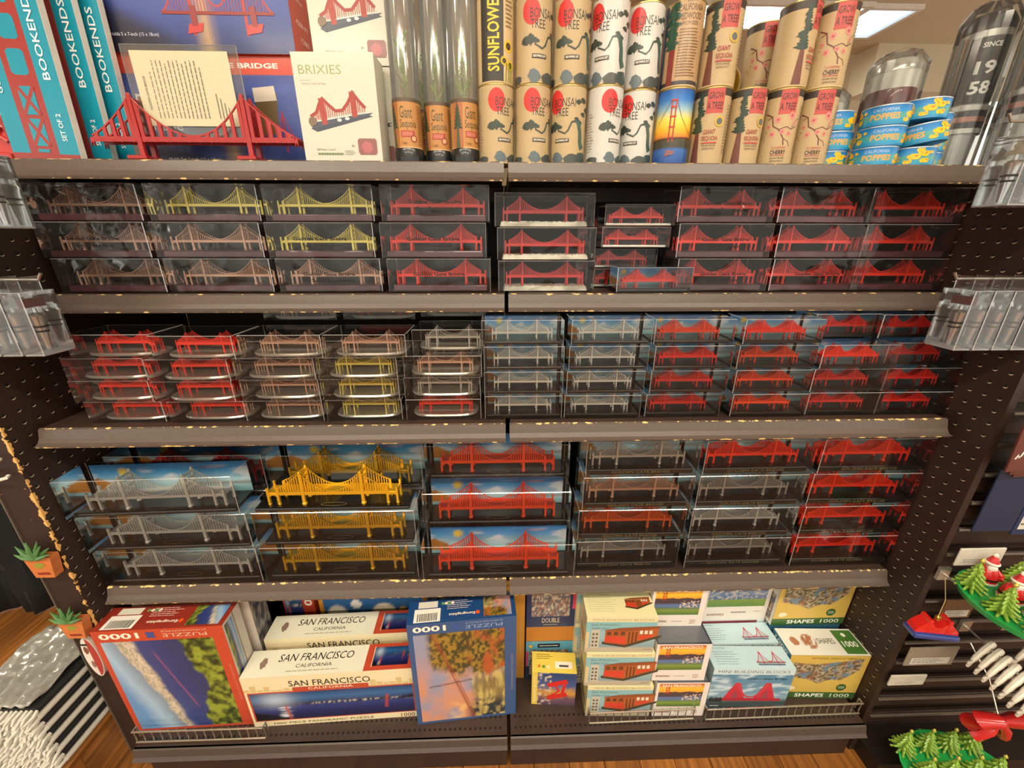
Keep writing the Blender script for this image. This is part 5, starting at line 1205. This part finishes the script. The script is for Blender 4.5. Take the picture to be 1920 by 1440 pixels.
cardbox('block_kit_carton', 'pale blue block kit with a red bridge, in front behind the wire fence', 'box', w, d, h, (.620, .680, ZB), M('pale_blue_card', '#a9c4cc', .45), -.035, front=block_front(w, h), top=block_top(w, d), left=Print().rect(0, 0, d, h, '#8fa6ac'), group='building block kits')
cardbox('block_kit_carton', 'pale blue block kit with a red bridge, second one behind the front kit', 'box', w, d, h, (.622, .7475, ZB), M('pale_blue_card', '#a9c4cc', .45), 0, front=block_front(w, h), top=block_top(w, d), group='building block kits')
# national parks puzzles
def parks(w, h): return Print().rect(0, 0, w, h, '#c7a94e').art(w * .01, h * .15, w * .99, h * .98, 70, 44, art_parks).text('NATIONAL PARKS OF AMERICA', w * .58, h * .935, h * .04, '#5f5428', w=w * .62, bold=.01).rect(0, 0, w, h * .145, '#3c5f2c').text('SHAPES', w * .40, h * .073, h * .085, '#eef0e4', w=w * .38, bold=.02).text('1000', w * .80, h * .073, h * .08, '#eef0e4', w=w * .25).disc(w * .78, h * .27, .013, .013, '#3a5a2c').lines(w * .74, h * .24, w * .82, h * .3, 3, '#c9d6b8', ragged=0, t=.0012).blot(w * .12, h * .24, .014, .010, '#e3d9b4', 3)
def parks_top(w, d): return Print().rect(0, 0, w, d, '#e6e6dc').rect(w * .72, d * .06, w * .98, d * .94, '#4a7a34').text('1000', w * .85, d * .42, d * .22, '#f1f4ea', w=w * .19, bold=.02).disc(w * .85, d * .76, .006, .006, '#f1f4ea', 8).text('SHAPES', w * .56, d * .52, d * .2, '#4a443c', w=w * .22).art(w * .24, d * .2, w * .44, d * .8, 14, 10, lambda U, V: blend(np.broadcast_to(lin('#e6e6dc'), U.shape + (3,)), lin('#a86a4a'), sstep(.3, .5, vnoise(U, V, 5, 5, 3)) * (1 - sstep(.4, .5, np.hypot(U - .5, V - .5))))).blot(w * .15, d * .5, .012, .014, '#b07a58', 7)
def parks_side(d, h): return Print().rect(0, 0, d, h, '#2f6a86').rect(0, 0, d, h * .9, '#e0ddd0').art(d * .1, h * .05, d * .9, h * .62, 8, 14, crowd).text('1000', d * .5, h * .93, h * .06, '#eef0e4', w=d * .7, bold=.02).text('SHAPES', d * .5, h * .78, h * .08, '#2c2a26', w=d * .8, bold=.02)
w, d, h = .203, .075, .162
cardbox('parks_puzzle_carton', 'mustard national parks map puzzle carton, lower one behind the wire fence', 'puzzle', w, d, h, (.828, .700, ZB), M('parks_card', '#3c6f8c', .4), -.04, front=parks(w, h), top=parks_top(w, d), left=parks_side(d, h), group='national parks puzzles')
cardbox('parks_puzzle_carton', 'mustard national parks map puzzle carton, hidden below the upper one', 'puzzle', w - .004, d, h, (.828, .792, ZB), M('parks_card', '#3c6f8c', .4), .0, left=parks_side(d, h), group='national parks puzzles')
cardbox('parks_puzzle_carton', 'mustard national parks map puzzle carton, upper one set back', 'puzzle', w, d, h, (.826, .788, ZB + h + .0004), M('parks_card', '#3c6f8c', .4), .0, front=parks(w, h), left=parks_side(d, h), group='national parks puzzles')
# wire fences on the deck
m_wire = M('wire_chrome', '#bdb6a6', .25, metal=.9)
def fence(x0, x1, y0, y1, label, h=.042):
    t = thing('wire_fence', label, 'wire fence', (x0, y0, ZB), math.atan2(y1 - y0, x1 - x0), 'shelf wire fences'); L = math.hypot(x1 - x0, y1 - y0)
    for z in (.004, h): ob('rail', G().tube([(0, 0, z), (L, 0, z)], .0022, 8).mesh('rail', True), m_wire, t)
    n = int(L / .0205); me = G().tube([(0, 0, .004), (0, 0, h)], .0014, 6).mesh('wire', True)
    for i in range(n + 1): ob('wire', me, m_wire, t, (L * i / n, .003, 0))
    for x in (0, L): ob('end_wire', G().tube([(x, .002, h), (x, .012, h), (x, .014, .003)], .002, 6).mesh('end', True), m_wire, t)
fence(-.912, -.60, .646, .646, 'wire fence along the deck in front of the red puzzle')
fence(.205, .475, .655, .658, 'wire fence along the deck in front of the cable car kits')
fence(.505, .912, .655, .658, 'wire fence along the deck in front of the parks puzzle')
# ================================================================== things hung at both ends
m_chrome = M('stopper_chrome', '#dcdcda', .13, metal=.75); m_ring = M('rubber_ring', '#161616', .5); m_pack = clear('pack_plastic', '#f2f4f4', .06, .03, haze=.03); m_packcard = M('pack_card', '#dfe1e2', .5)
pk_case = bevelbox('pack', .032, .054, .104, .001, mat2=True)
cone_me = G().lathe([(.0045, .006), (.0050, .016), (.0065, .030), (.0098, .058), (.0112, .064), (.0095, .067), (.0030, .069), (.0030, .076)], 18).mesh('cone', True)
ring_me = G().lathe([(.0066, 0), (.0086, .001), (.0086, .0028), (.0068, .0038)], 18).mesh('ring', True)
top_me = [G().prism([(-.016, .076), (.016, .076), (.012, .082), (.004, .084), (.006, .090), (-.002, .096), (-.006, .088), (-.014, .084)], -.004, .004).mesh('topper'), G().bx(-.017, .017, -.004, .004, .078, .092).mesh('topper')]
def stopper(x, y, z, label, kind=0, cardtop='#2c5548', rz=0.0):
    t = thing('bottle_stopper_pack', label, 'bottle stopper', (x, y, z), rz, 'boxed bottle stoppers on hooks')
    ob('clear_box', pk_case, [m_pack, m_edge], t)
    ob('bottom_card', G().bx(-.0145, .0145, -.0255, .0255, .0005, .003).mesh('card'), m_packcard, t)
    ob('hang_tab', G().bx(-.0005, .0005, -.024, .024, .104, .126).mesh('tab'), [m_pack], t)
    ob('stopper', cone_me, m_chrome, t)
    for zz in (.036, .044): ob('ring', ring_me, m_ring, t, (0, 0, zz), ) .scale = (1 + (zz - .036) * 25, 1 + (zz - .036) * 25, 1)
    ob('topper', top_me[kind], m_chrome if kind == 0 else M('topper_green', cardtop, .4), t, rot=(0, 0, math.pi / 2))
m_hook = M('hook_wire', '#c2beb4', .28, metal=.85)
def hook(p0, p1, label, m=None):
    t = thing('display_hook', label, 'hook', p0, 0, 'wire display hooks'); d = Vector(p1) - Vector(p0); n = d.normalized()
    ob('hook_wire', G().tube([(0, 0, 0), tuple(d * .96), tuple(d + Vector((0, 0, .010)))], .0022, 8).mesh('wire', True), m or m_hook, t)
    a = Vector((0, 0, .012)); ob('hook_plate', G().bx(-.003, .003, -.012, .012, -.016, .016).mesh('plate') if abs(n.x) > .5 else G().bx(-.012, .012, -.003, .003, -.016, .016).mesh('plate'), m or m_hook, t, tuple(n * .0035))
hook((.930, .690, 1.2525), (.768, .690, 1.2525), 'wire hook on the slatted rack side holding the lower stopper boxes')
for i, x in enumerate((.803, .838, .873, .908)): stopper(x, .690, 1.1310, 'clear boxed chrome bottle stopper, lower rack side hook, %s from its tip' % ORD[i + 1], 1 if i == 0 else 0, '#6a2a26')
hook((.930, .700, 1.4885), (.772, .700, 1.4885), 'wire hook on the rack side holding the upper stopper boxes')
for i, x in enumerate((.810, .848, .886)): stopper(x, .700, 1.3670, 'clear boxed chrome bottle stopper, upper rack side hook, %s from its tip' % ORD[i + 1])
hook((-.930, .690, 1.2525), (-.752, .690, 1.2525), 'wire hook on the chipped post holding the lower stopper boxes')
for i, x in enumerate((-.785, -.820, -.855, -.890)): stopper(x, .690, 1.1310, 'clear boxed chrome bottle stopper, lower chipped post hook, %s from its tip' % ORD[i + 1], 1 if i == 0 else 0)
hook((-.930, .700, 1.4515), (-.752, .700, 1.4515), 'wire hook on the chipped post holding the upper stopper boxes')
for i, x in enumerate((-.785, -.822, -.859)): stopper(x, .700, 1.3300, 'clear boxed chrome bottle stopper, upper chipped post hook, %s from its tip' % ORD[i + 1])

# succulent magnets on the chipped post
m_pot = M('terracotta_pot', '#c0703a', .5, var=.3, scale=120); m_leaf = M('succulent_green', '#4f7a45', .45, var=.3)
for z, lab in ((.655, 'green succulent in terracotta pot magnet, upper one on the chipped post'), (.480, 'green succulent in terracotta pot magnet, lower one on the chipped post')):
    t = thing('succulent_magnet', lab, 'magnet', (-.958, .6785, z), 0, 'succulent magnets')
    ob('pot', G().prism([(-.019, 0), (.019, 0), (.026, .044), (.026, .051), (-.026, .051), (-.026, .044)], -.009, .009).mesh('pot'), m_pot, t)
    ob('pot_lettering', Print().blot(0, .032, .014, .009, '#8a8f34', 3, 16, .5).rect(-.011, .008, .014, .014, '#8a2f22').front('l'), PRINT, t, (0, -.0095, 0))
    for k in range(9):
        a = math.radians(-75 + 150 * k / 8); l = .034 + .008 * math.cos(a); dx, dz = math.sin(a), math.cos(a) * .9 + .12
        y0 = -.004 if k % 2 else -.010
        ob('leaf', G().tube([(dx * .003, y0, .049), (dx * l * .5, y0 - .004, .050 + dz * l * .5), (dx * l, y0 - .002, .050 + dz * l)], [.0042, .0046, .0006], 6).mesh('leaf', True), m_leaf, t)
t = thing('surfboard_magnet', 'small white and red board shaped magnet under the succulent magnets', 'magnet', (-.962, .687, .342))
pts = [(.017 * math.cos(a), .062 + .062 * math.sin(a)) for a in [2 * math.pi * i / 28 for i in range(28)]]
ob('board', G().prism(pts, -.006, .002).mesh('board'), M('board_white', '#d9d2c6', .4), t)
pr = Print().poly([(x * .92, .062 + (y - .062) * .95) for x, y in pts if x >= -.001], '#a83a34'); pr.blot(-.006, .085, .006, .014, '#7a4a3a', 3).blot(-.004, .04, .005, .012, '#8a6a5a', 4).rect(-.012, .10, .002, .106, '#2c2a2a')
ob('board_print', pr.front('b', -.0062), PRINT, t)
for i, z in enumerate((.928, .892)):
    t = thing('white_peg', 'white coated peg on the chipped post, %s of two' % ['upper', 'lower'][i], 'hook', (-.993, .684, z), 0, 'white pegs')
    ob('peg_wire', G().tube([(.045, -.0018, 0), (.05, -.010, 0), (.045, -.016, 0), (-.20, -.016, 0)], .0032, 8).mesh('peg', True), M('white_coat', '#dcd8cc', .4), t)

# black drape and folded striped scarves beyond the chipped post
g = G(); nx, nz = 40, 14
vs = [(-.40 + .8 * i / nx, .03 * math.sin(i * .9) * (1 - .3 * j / nz) + .012 * math.sin(i * 2.3 + j), 1.45 * (1 - j / nz)) for j in range(nz + 1) for i in range(nx + 1)]
g.add(vs, [(j * (nx + 1) + i, j * (nx + 1) + i + 1, (j + 1) * (nx + 1) + i + 1, (j + 1) * (nx + 1) + i) for j in range(nz) for i in range(nx)])
o = ob('black_drape', g.mesh('drape', True), M('black_cloth', '#0c0f12', .85, var=.4), None, (-2.02, 1.18, .004)); tag(o, 'black cloth draped down to the floor beyond the chipped post', 'cloth')
sm = o.modifiers.new('thick', 'SOLIDIFY'); sm.thickness = .006
t = thing('low_stand', 'low wooden stand under the folded striped scarves', 'stand', (-1.13, .70, 0))
ob('stand_top', bevelbox('top', .22, .22, .018, .003, z0=.150), m_wood, t)
for sx in (-.09, .09):
    for sy in (-.09, .09): ob('leg', bevelbox('leg', .03, .03, .150, .003, z0=0), m_wood, t, (sx, sy, 0))
m_blk2 = M('scarf_black', '#121314', .9, var=.3, scale=200, bump=.4); m_wh2 = M('scarf_white', '#c9c5b8', .9, var=.12, scale=200, bump=.4)
def folded(z, h, m, label):
    t = thing('folded_scarf', label, 'scarf', (-1.13, .70, z), 0, 'folded striped scarves')
    g = G(); n = 10; P = [(-.062, 0), (.095, 0)] + [(.095 + h * .5 * math.sin(math.pi * i / n), h * .5 - h * .5 * math.cos(math.pi * i / n)) for i in range(1, n)] + [(.095, h), (-.062, h)]
    g.prism(P, -.095, .095, 'Y'); ob('cloth_fold', g.mesh('fold', True), m, t)
    q = random.Random(int(z * 1000)); g = G()
    for k in range(16):
        x = -.058 + .158 * k / 15; g.tube([(x, -.094, h * .5), (x + q.uniform(-.004, .004), -.106 - q.random() * .006, h * .3), (x + q.uniform(-.006, .006), -.112 - q.random() * .01, h * .05)], [.004, .0045, .0025], 5)
    ob('fringe', g.mesh('fringe', True), m_wh2, t)
z = .1685
for k in range(10):
    hh = .0188; folded(z, hh - .0004, m_wh2 if k % 2 == 0 else m_blk2, '%s folded scarf, %s from the bottom of the stack' % (['white', 'black'][k % 2], ORD[k + 1])); z += hh
q = random.Random(5); g = G(); nx, ny = 26, 18; b = []
for j in range(ny + 1):
    for i in range(nx + 1): b.append((-.066 + .163 * i / nx, -.10 + .195 * j / ny, .004 + .012 * abs(math.sin(i * .8 + j * .35)) + q.uniform(0, .004)))
g.add(b, [(j * (nx + 1) + i, j * (nx + 1) + i + 1, (j + 1) * (nx + 1) + i + 1, (j + 1) * (nx + 1) + i) for j in range(ny) for i in range(nx)])
o = ob('plastic_bag', g.mesh('bag', True), M('grey_film', '#8f8e86', .3, coat=.6, var=.2, scale=40), None, (-1.13, .70, z)); tag(o, 'crumpled pale grey plastic wrapper on top of the scarves', 'wrapper')
sm = o.modifiers.new('thick', 'SOLIDIFY'); sm.thickness = .002

# --- slatted rack goods
m_tagb = M('tag_brown', '#5a2c26', .35, coat=.4)
tg = [(-.018, 0), (.022, .004), (.030, .085), (.020, .118), (-.006, .120), (-.024, .095)]
hook((.985, .655, 1.045), (.985, .600, 1.045), 'short hook carrying the brown luggage tags')
for i in range(3):
    t = thing('luggage_tag', 'brown luggage tag with white script, %s of the three' % ['nearest the shelves', 'middle one', 'farthest'][i], 'tag', (.952 + .024 * i, .625 + .009 * i, .905 - .012 * i), .0, 'brown luggage tags')
    ob('tag_body', G().prism(tg, -.0015, .0015).mesh('tag'), m_tagb, t); ob('lettering', Print().line([(-.012 + .003 * k, .028 + .0034 * k + .006 * math.sin(k * 1.9)) for k in range(13)], .0035, '#e6e2da').front('l'), PRINT, t, (0, -.0017, 0))
    ob('tag_loop', G().tube([(.006, 0, .117), (.012, -.002, .135), (.030 - .02 * i, -.004, .142 + .012 * i)], .0012, 5).mesh('loop'), m_hook, t)
def hung_card(x, z, w, h, c, label, y=.650, lines=True):
    t = thing('hanging_card', label, 'card', (x, y, z), 0, 'cards hung on the rack')
    ob('card_body', bevelbox('card', w, .004, h, .001), M('card_' + c.strip('#'), c, .5), t)
    if lines: ob('card_print', Print().rect(w * .1, h * .1, w * .9, h * .45, '#c9c6bc').lines(w * .14, h * .14, w * .86, h * .42, 3, '#5f5b54').front('p', -.0022, -w / 2, 0), PRINT, t)
hung_card(1.005, .745, .085, .150, '#16223f', 'navy card pack hung under the brown luggage tags', lines=False)
hung_card(1.085, .735, .07, .150, '#1b2a4d', 'navy and white card pack beside another on the rack')
hung_card(1.010, .655, .10, .045, '#c9c4b6', 'white price card strip low under the navy packs')
hung_card(1.015, .345, .12, .060, '#8a7f70', 'grey and white shoe shaped card pack above the lower tree ornaments')
hung_card(.985, .275, .09, .035, '#bdb6a8', 'pale narrow card under the grey card pack')
hung_card(1.02, .500, .07, .055, '#6a4a2c', 'amber card pack behind the red bridge ornament')
# bridge ornament
t = thing('bridge_ornament', 'red bridge ornament with blue base hanging from the rack', 'ornament', (.915, .605, .510), -.15)
ob('blue_base', bevelbox('base', .088, .034, .014, .004, 2), M('orn_blue', '#2b3f86', .3, coat=.5), t)
mo = M('orn_red', '#cf1f1a', .22, coat=.8)
ob('bridge_body', G().prism([(-.042, .014), (.042, .014), (.040, .022), (.022, .042), (.016, .042), (.004, .030), (-.006, .030), (-.016, .044), (-.022, .044), (-.040, .024)], -.011, .011).mesh('body'), mo, t)
for sx in (-.019, .019): ob('tower', bevelbox('tower', .008, .026, .036, .002, z0=.014), mo, t, (sx, 0, 0))
ob('ornament_cap', G().lathe([(.005, .043), (.005, .051), (.002, .054)], 12).mesh('cap', True), M('orn_gold', '#c9a94a', .25, metal=.9), t)
ob('ornament_string', G().tube([(0, 0, .054), (.012, .012, .085), (.030, .050, .120)], .0008, 5).mesh('string'), M('orn_string', '#b59a5c', .5), t)
hook((.948, .655, .632), (.948, .618, .632), 'short hook carrying the red bridge ornament')

# green trays with tree and santa ornaments
m_gtray = M('tray_green', '#1f9a4c', .35, coat=.4); m_tree = M('tree_green', '#86a83e', .35, var=.5, scale=300); m_treeg = M('tree_gold_tip', '#d2c25a', .3, metal=.5); m_san = M('santa_red', '#c02320', .3, coat=.5); m_fur = M('santa_white', '#e6ded0', .6); m_skin = M('santa_skin', '#d79a7c', .5)
def tray(x, y, z, L, Wd, rz, label):
    t = thing('ornament_tray', label, 'tray', (x, y, z), rz, 'green ornament trays')
    n = 32; A = [2 * math.pi * k / n for k in range(n)]
    prof = [(1, .0), (1.04, .012), (1.0, .012), (.96, .004)]
    g = G(); b = [(Wd * f * math.cos(a), L * f * math.sin(a), zz) for f, zz in prof for a in A]
    g.add(b, [(i * n + k, i * n + (k + 1) % n, (i + 1) * n + (k + 1) % n, (i + 1) * n + k) for i in range(3) for k in range(n)] + [tuple(range(3 * n, 4 * n)), tuple(reversed(range(n)))]); ob('tray_body', g.mesh('tray', True), m_gtray, t)
    ob('tray_arm', G().tube([(0, L * .95, .004), (0, L + .008, .004)], .005, 6).mesh('arm'), m_hook, t)
def branchy(h, r, seed):
    q = random.Random(seed); g = G(); n = 11; rows = 7
    for i in range(rows):
        f = i / rows; rr = r * (1 - f) + .002; zz = h * (.08 + .88 * f); m = max(5, int(n * (1 - f * .7)))
        for k in range(m):
            a = 2 * math.pi * (k + .5 * (i % 2)) / m + q.uniform(-.1, .1)
            g.tube([(rr * .25 * math.cos(a), rr * .25 * math.sin(a), zz + h * .05), (rr * math.cos(a), rr * math.sin(a), zz - h * .03)], [.0034, .0022], 5)
    g.lathe([(r * .45, h * .05), (.001, h)], 8); return g.mesh('branches', True)
TREES = [branchy(.066, .0245, s) for s in range(3)]
tip_me = G().lathe([(.0005, 0), (.004, .004), (.004, .007), (.0008, .012)], 8).mesh('tip', True)
def tree(x, y, z, k, label, tilt=(0, 0)):
    t = thing('tree_ornament', label, 'ornament', (x, y, z), 0, 'little green tree ornaments', rot=(tilt[0], tilt[1], k * 1.3))
    ob('tree_branches', TREES[k % 3], m_tree, t); ob('tree_tip', tip_me, m_treeg, t, (0, 0, .064)); ob('tree_foot', G().lathe([(.009, .0), (.006, .008)], 10).mesh('foot', True), M('tree_trunk', '#6a4428', .6), t)
def santa(x, y, z, a, label):
    t = thing('santa_ornament', label, 'ornament', (x, y, z), a, 'little red santa ornaments')
    ob('coat', G().lathe([(.013, 0), (.019, .006), (.018, .020), (.012, .034), (.008, .038)], 16).mesh('coat', True), m_san, t)
    ob('belt', G().lathe([(.0192, .012), (.0192, .016)], 16).mesh('belt', True), M('santa_belt', '#201a18', .5), t)
    ob('coat_trim', G().lathe([(.0188, .001), (.0200, .004), (.0192, .007)], 16).mesh('trim', True), m_fur, t)
    ob('head', G().blob((0, 0, .043), .0095, 1, 12, 8, amp=0).mesh('head', True), m_skin, t)
    ob('beard', G().blob((0, -.006, .038), .0085, 2, 12, 8, (1, .7, 1.1), amp=.08).mesh('beard', True), m_fur, t)
    ob('hat', G().lathe([(.0105, .047), (.0095, .053), (.003, .066)], 14).mesh('hat', True), m_san, t); ob('hat_trim', G().lathe([(.0108, .045), (.0122, .048), (.0108, .051)], 14).mesh('trim', True), m_fur, t); ob('pompom', G().blob((0, 0, .067), .0042, 3, 8, 6).mesh('pom', True), m_fur, t)
    for s in (-1, 1): ob('arm', G().tube([(s * .011, 0, .030), (s * .019, -.006, .022), (s * .014, -.015, .018)], [.005, .0052, .0045], 8).mesh('arm', True), m_san, t)
tray(1.005, .556, .630, .092, .085, 0, 'upper green tray of tree and santa ornaments on the rack')
ZU = .6345
for i, (x, y, lab) in enumerate(((.990, .605, 'at the end by the end panel'), (.985, .545, 'in the middle of its edge'), (.998, .490, 'at the near end'), (1.092, .515, 'on the outer edge near the end'), (1.086, .608, 'at the far outer end'))): tree(x - .03, y + .006, ZU, i, 'small green tree ornament on the upper tray, ' + lab)
for i, (x, y, lab) in enumerate(((1.040, .622, 'farthest back'), (1.038, .574, 'behind the middle'), (1.036, .528, 'in front of the middle'), (1.095, .562, 'on the outer edge'), (1.045, .482, 'nearest the aisle'))): santa(x - .03, y + .006, ZU, -.4 + .2 * i, 'small red santa ornament on the upper tray, ' + lab)
tray(1.075, .540, .105, .095, .122, 0, 'lower green tray full of little trees near the floor')
ZL = .1095
k = 0
for j, y in enumerate((.602, .546, .490)):
    for i, x in enumerate((.990, 1.047, 1.104, 1.161)):
        if (i in (0, 3) and j == 2): continue
        tree(x, y, ZL, k, 'small green tree ornament on the lower tray, %s row, %s from the panel' % (['back', 'middle', 'front'][j], ORD[i + 1])); k += 1
santa(1.155, .492, ZL, -.3, 'small red santa ornament on the lower tray near the floor')
# white ribbed crescents on a hook and a red ribbon bow
m_rib = M('rib_white', '#ddd6c6', .45, bump=.5, scale=250)
hook((1.062, .655, .472), (1.045, .460, .472), 'hook carrying the white ribbed crescents')
def crescent(R, t0):
    g = G(); n = 14; P = []
    for i in range(n + 1):
        a = math.radians(-10 + 200 * i / n); P.append((R * math.cos(a), 0, R * math.sin(a)))
    rr = [t0 * (.45 + .55 * math.sin(math.pi * i / n)) * (1 + .12 * (i % 2)) for i in range(n + 1)]
    return g.tube(P, rr, 8).mesh('crescent', True)
cr_me = crescent(.042, .0060)
for i in range(9):
    f = i / 8; o = ob('white_crescent', cr_me, m_rib, None, (1.060 - .013 * f, .606 - .132 * f, .430), (0.12, 0, .35)); tag(o, 'white ribbed crescent ornament, %s on its hook from the rack' % ORD[i + 1], 'ornament', 'white ribbed crescents')
for i in range(6):
    f = i / 5; o = ob('white_crescent', cr_me, m_rib, None, (1.162 - .013 * f, .606 - .128 * f, .430), (0.12, 0, .35)); tag(o, 'white ribbed crescent ornament on the outer hook, %s from the rack' % ORD[i + 1], 'ornament', 'white ribbed crescents')
hook((1.164, .655, .472), (1.147, .460, .472), 'outer hook carrying white ribbed crescents')
t = thing('red_bow', 'glossy red ribbon bow below the white crescents', 'bow', (1.085, .545, .315))
mb = M('ribbon_red', '#b8191c', .25, coat=.5)
for s in (-1, 1):
    ob('bow_loop', G().tube([(0, 0, 0), (s * .030, -.012, .022), (s * .058, -.004, .012), (s * .055, .006, -.012), (s * .026, .006, -.012), (0, 0, 0)], [.006, .015, .017, .017, .013, .005], 10).mesh('loop', True), mb, t)
    ob('bow_tail', G().tube([(0, 0, 0), (s * .018, -.006, -.025), (s * .034, .002, -.055)], [.006, .010, .012], 8).mesh('tail', True), mb, t)
ob('bow_knot', G().blob((0, -.004, 0), .011, 5, 10, 7).mesh('knot', True), mb, t); ob('bow_wire', G().tube([(0, .004, .006), (.01, .05, .06), (.012, .105, .10)], .0015, 5).mesh('wire'), m_hook, t)
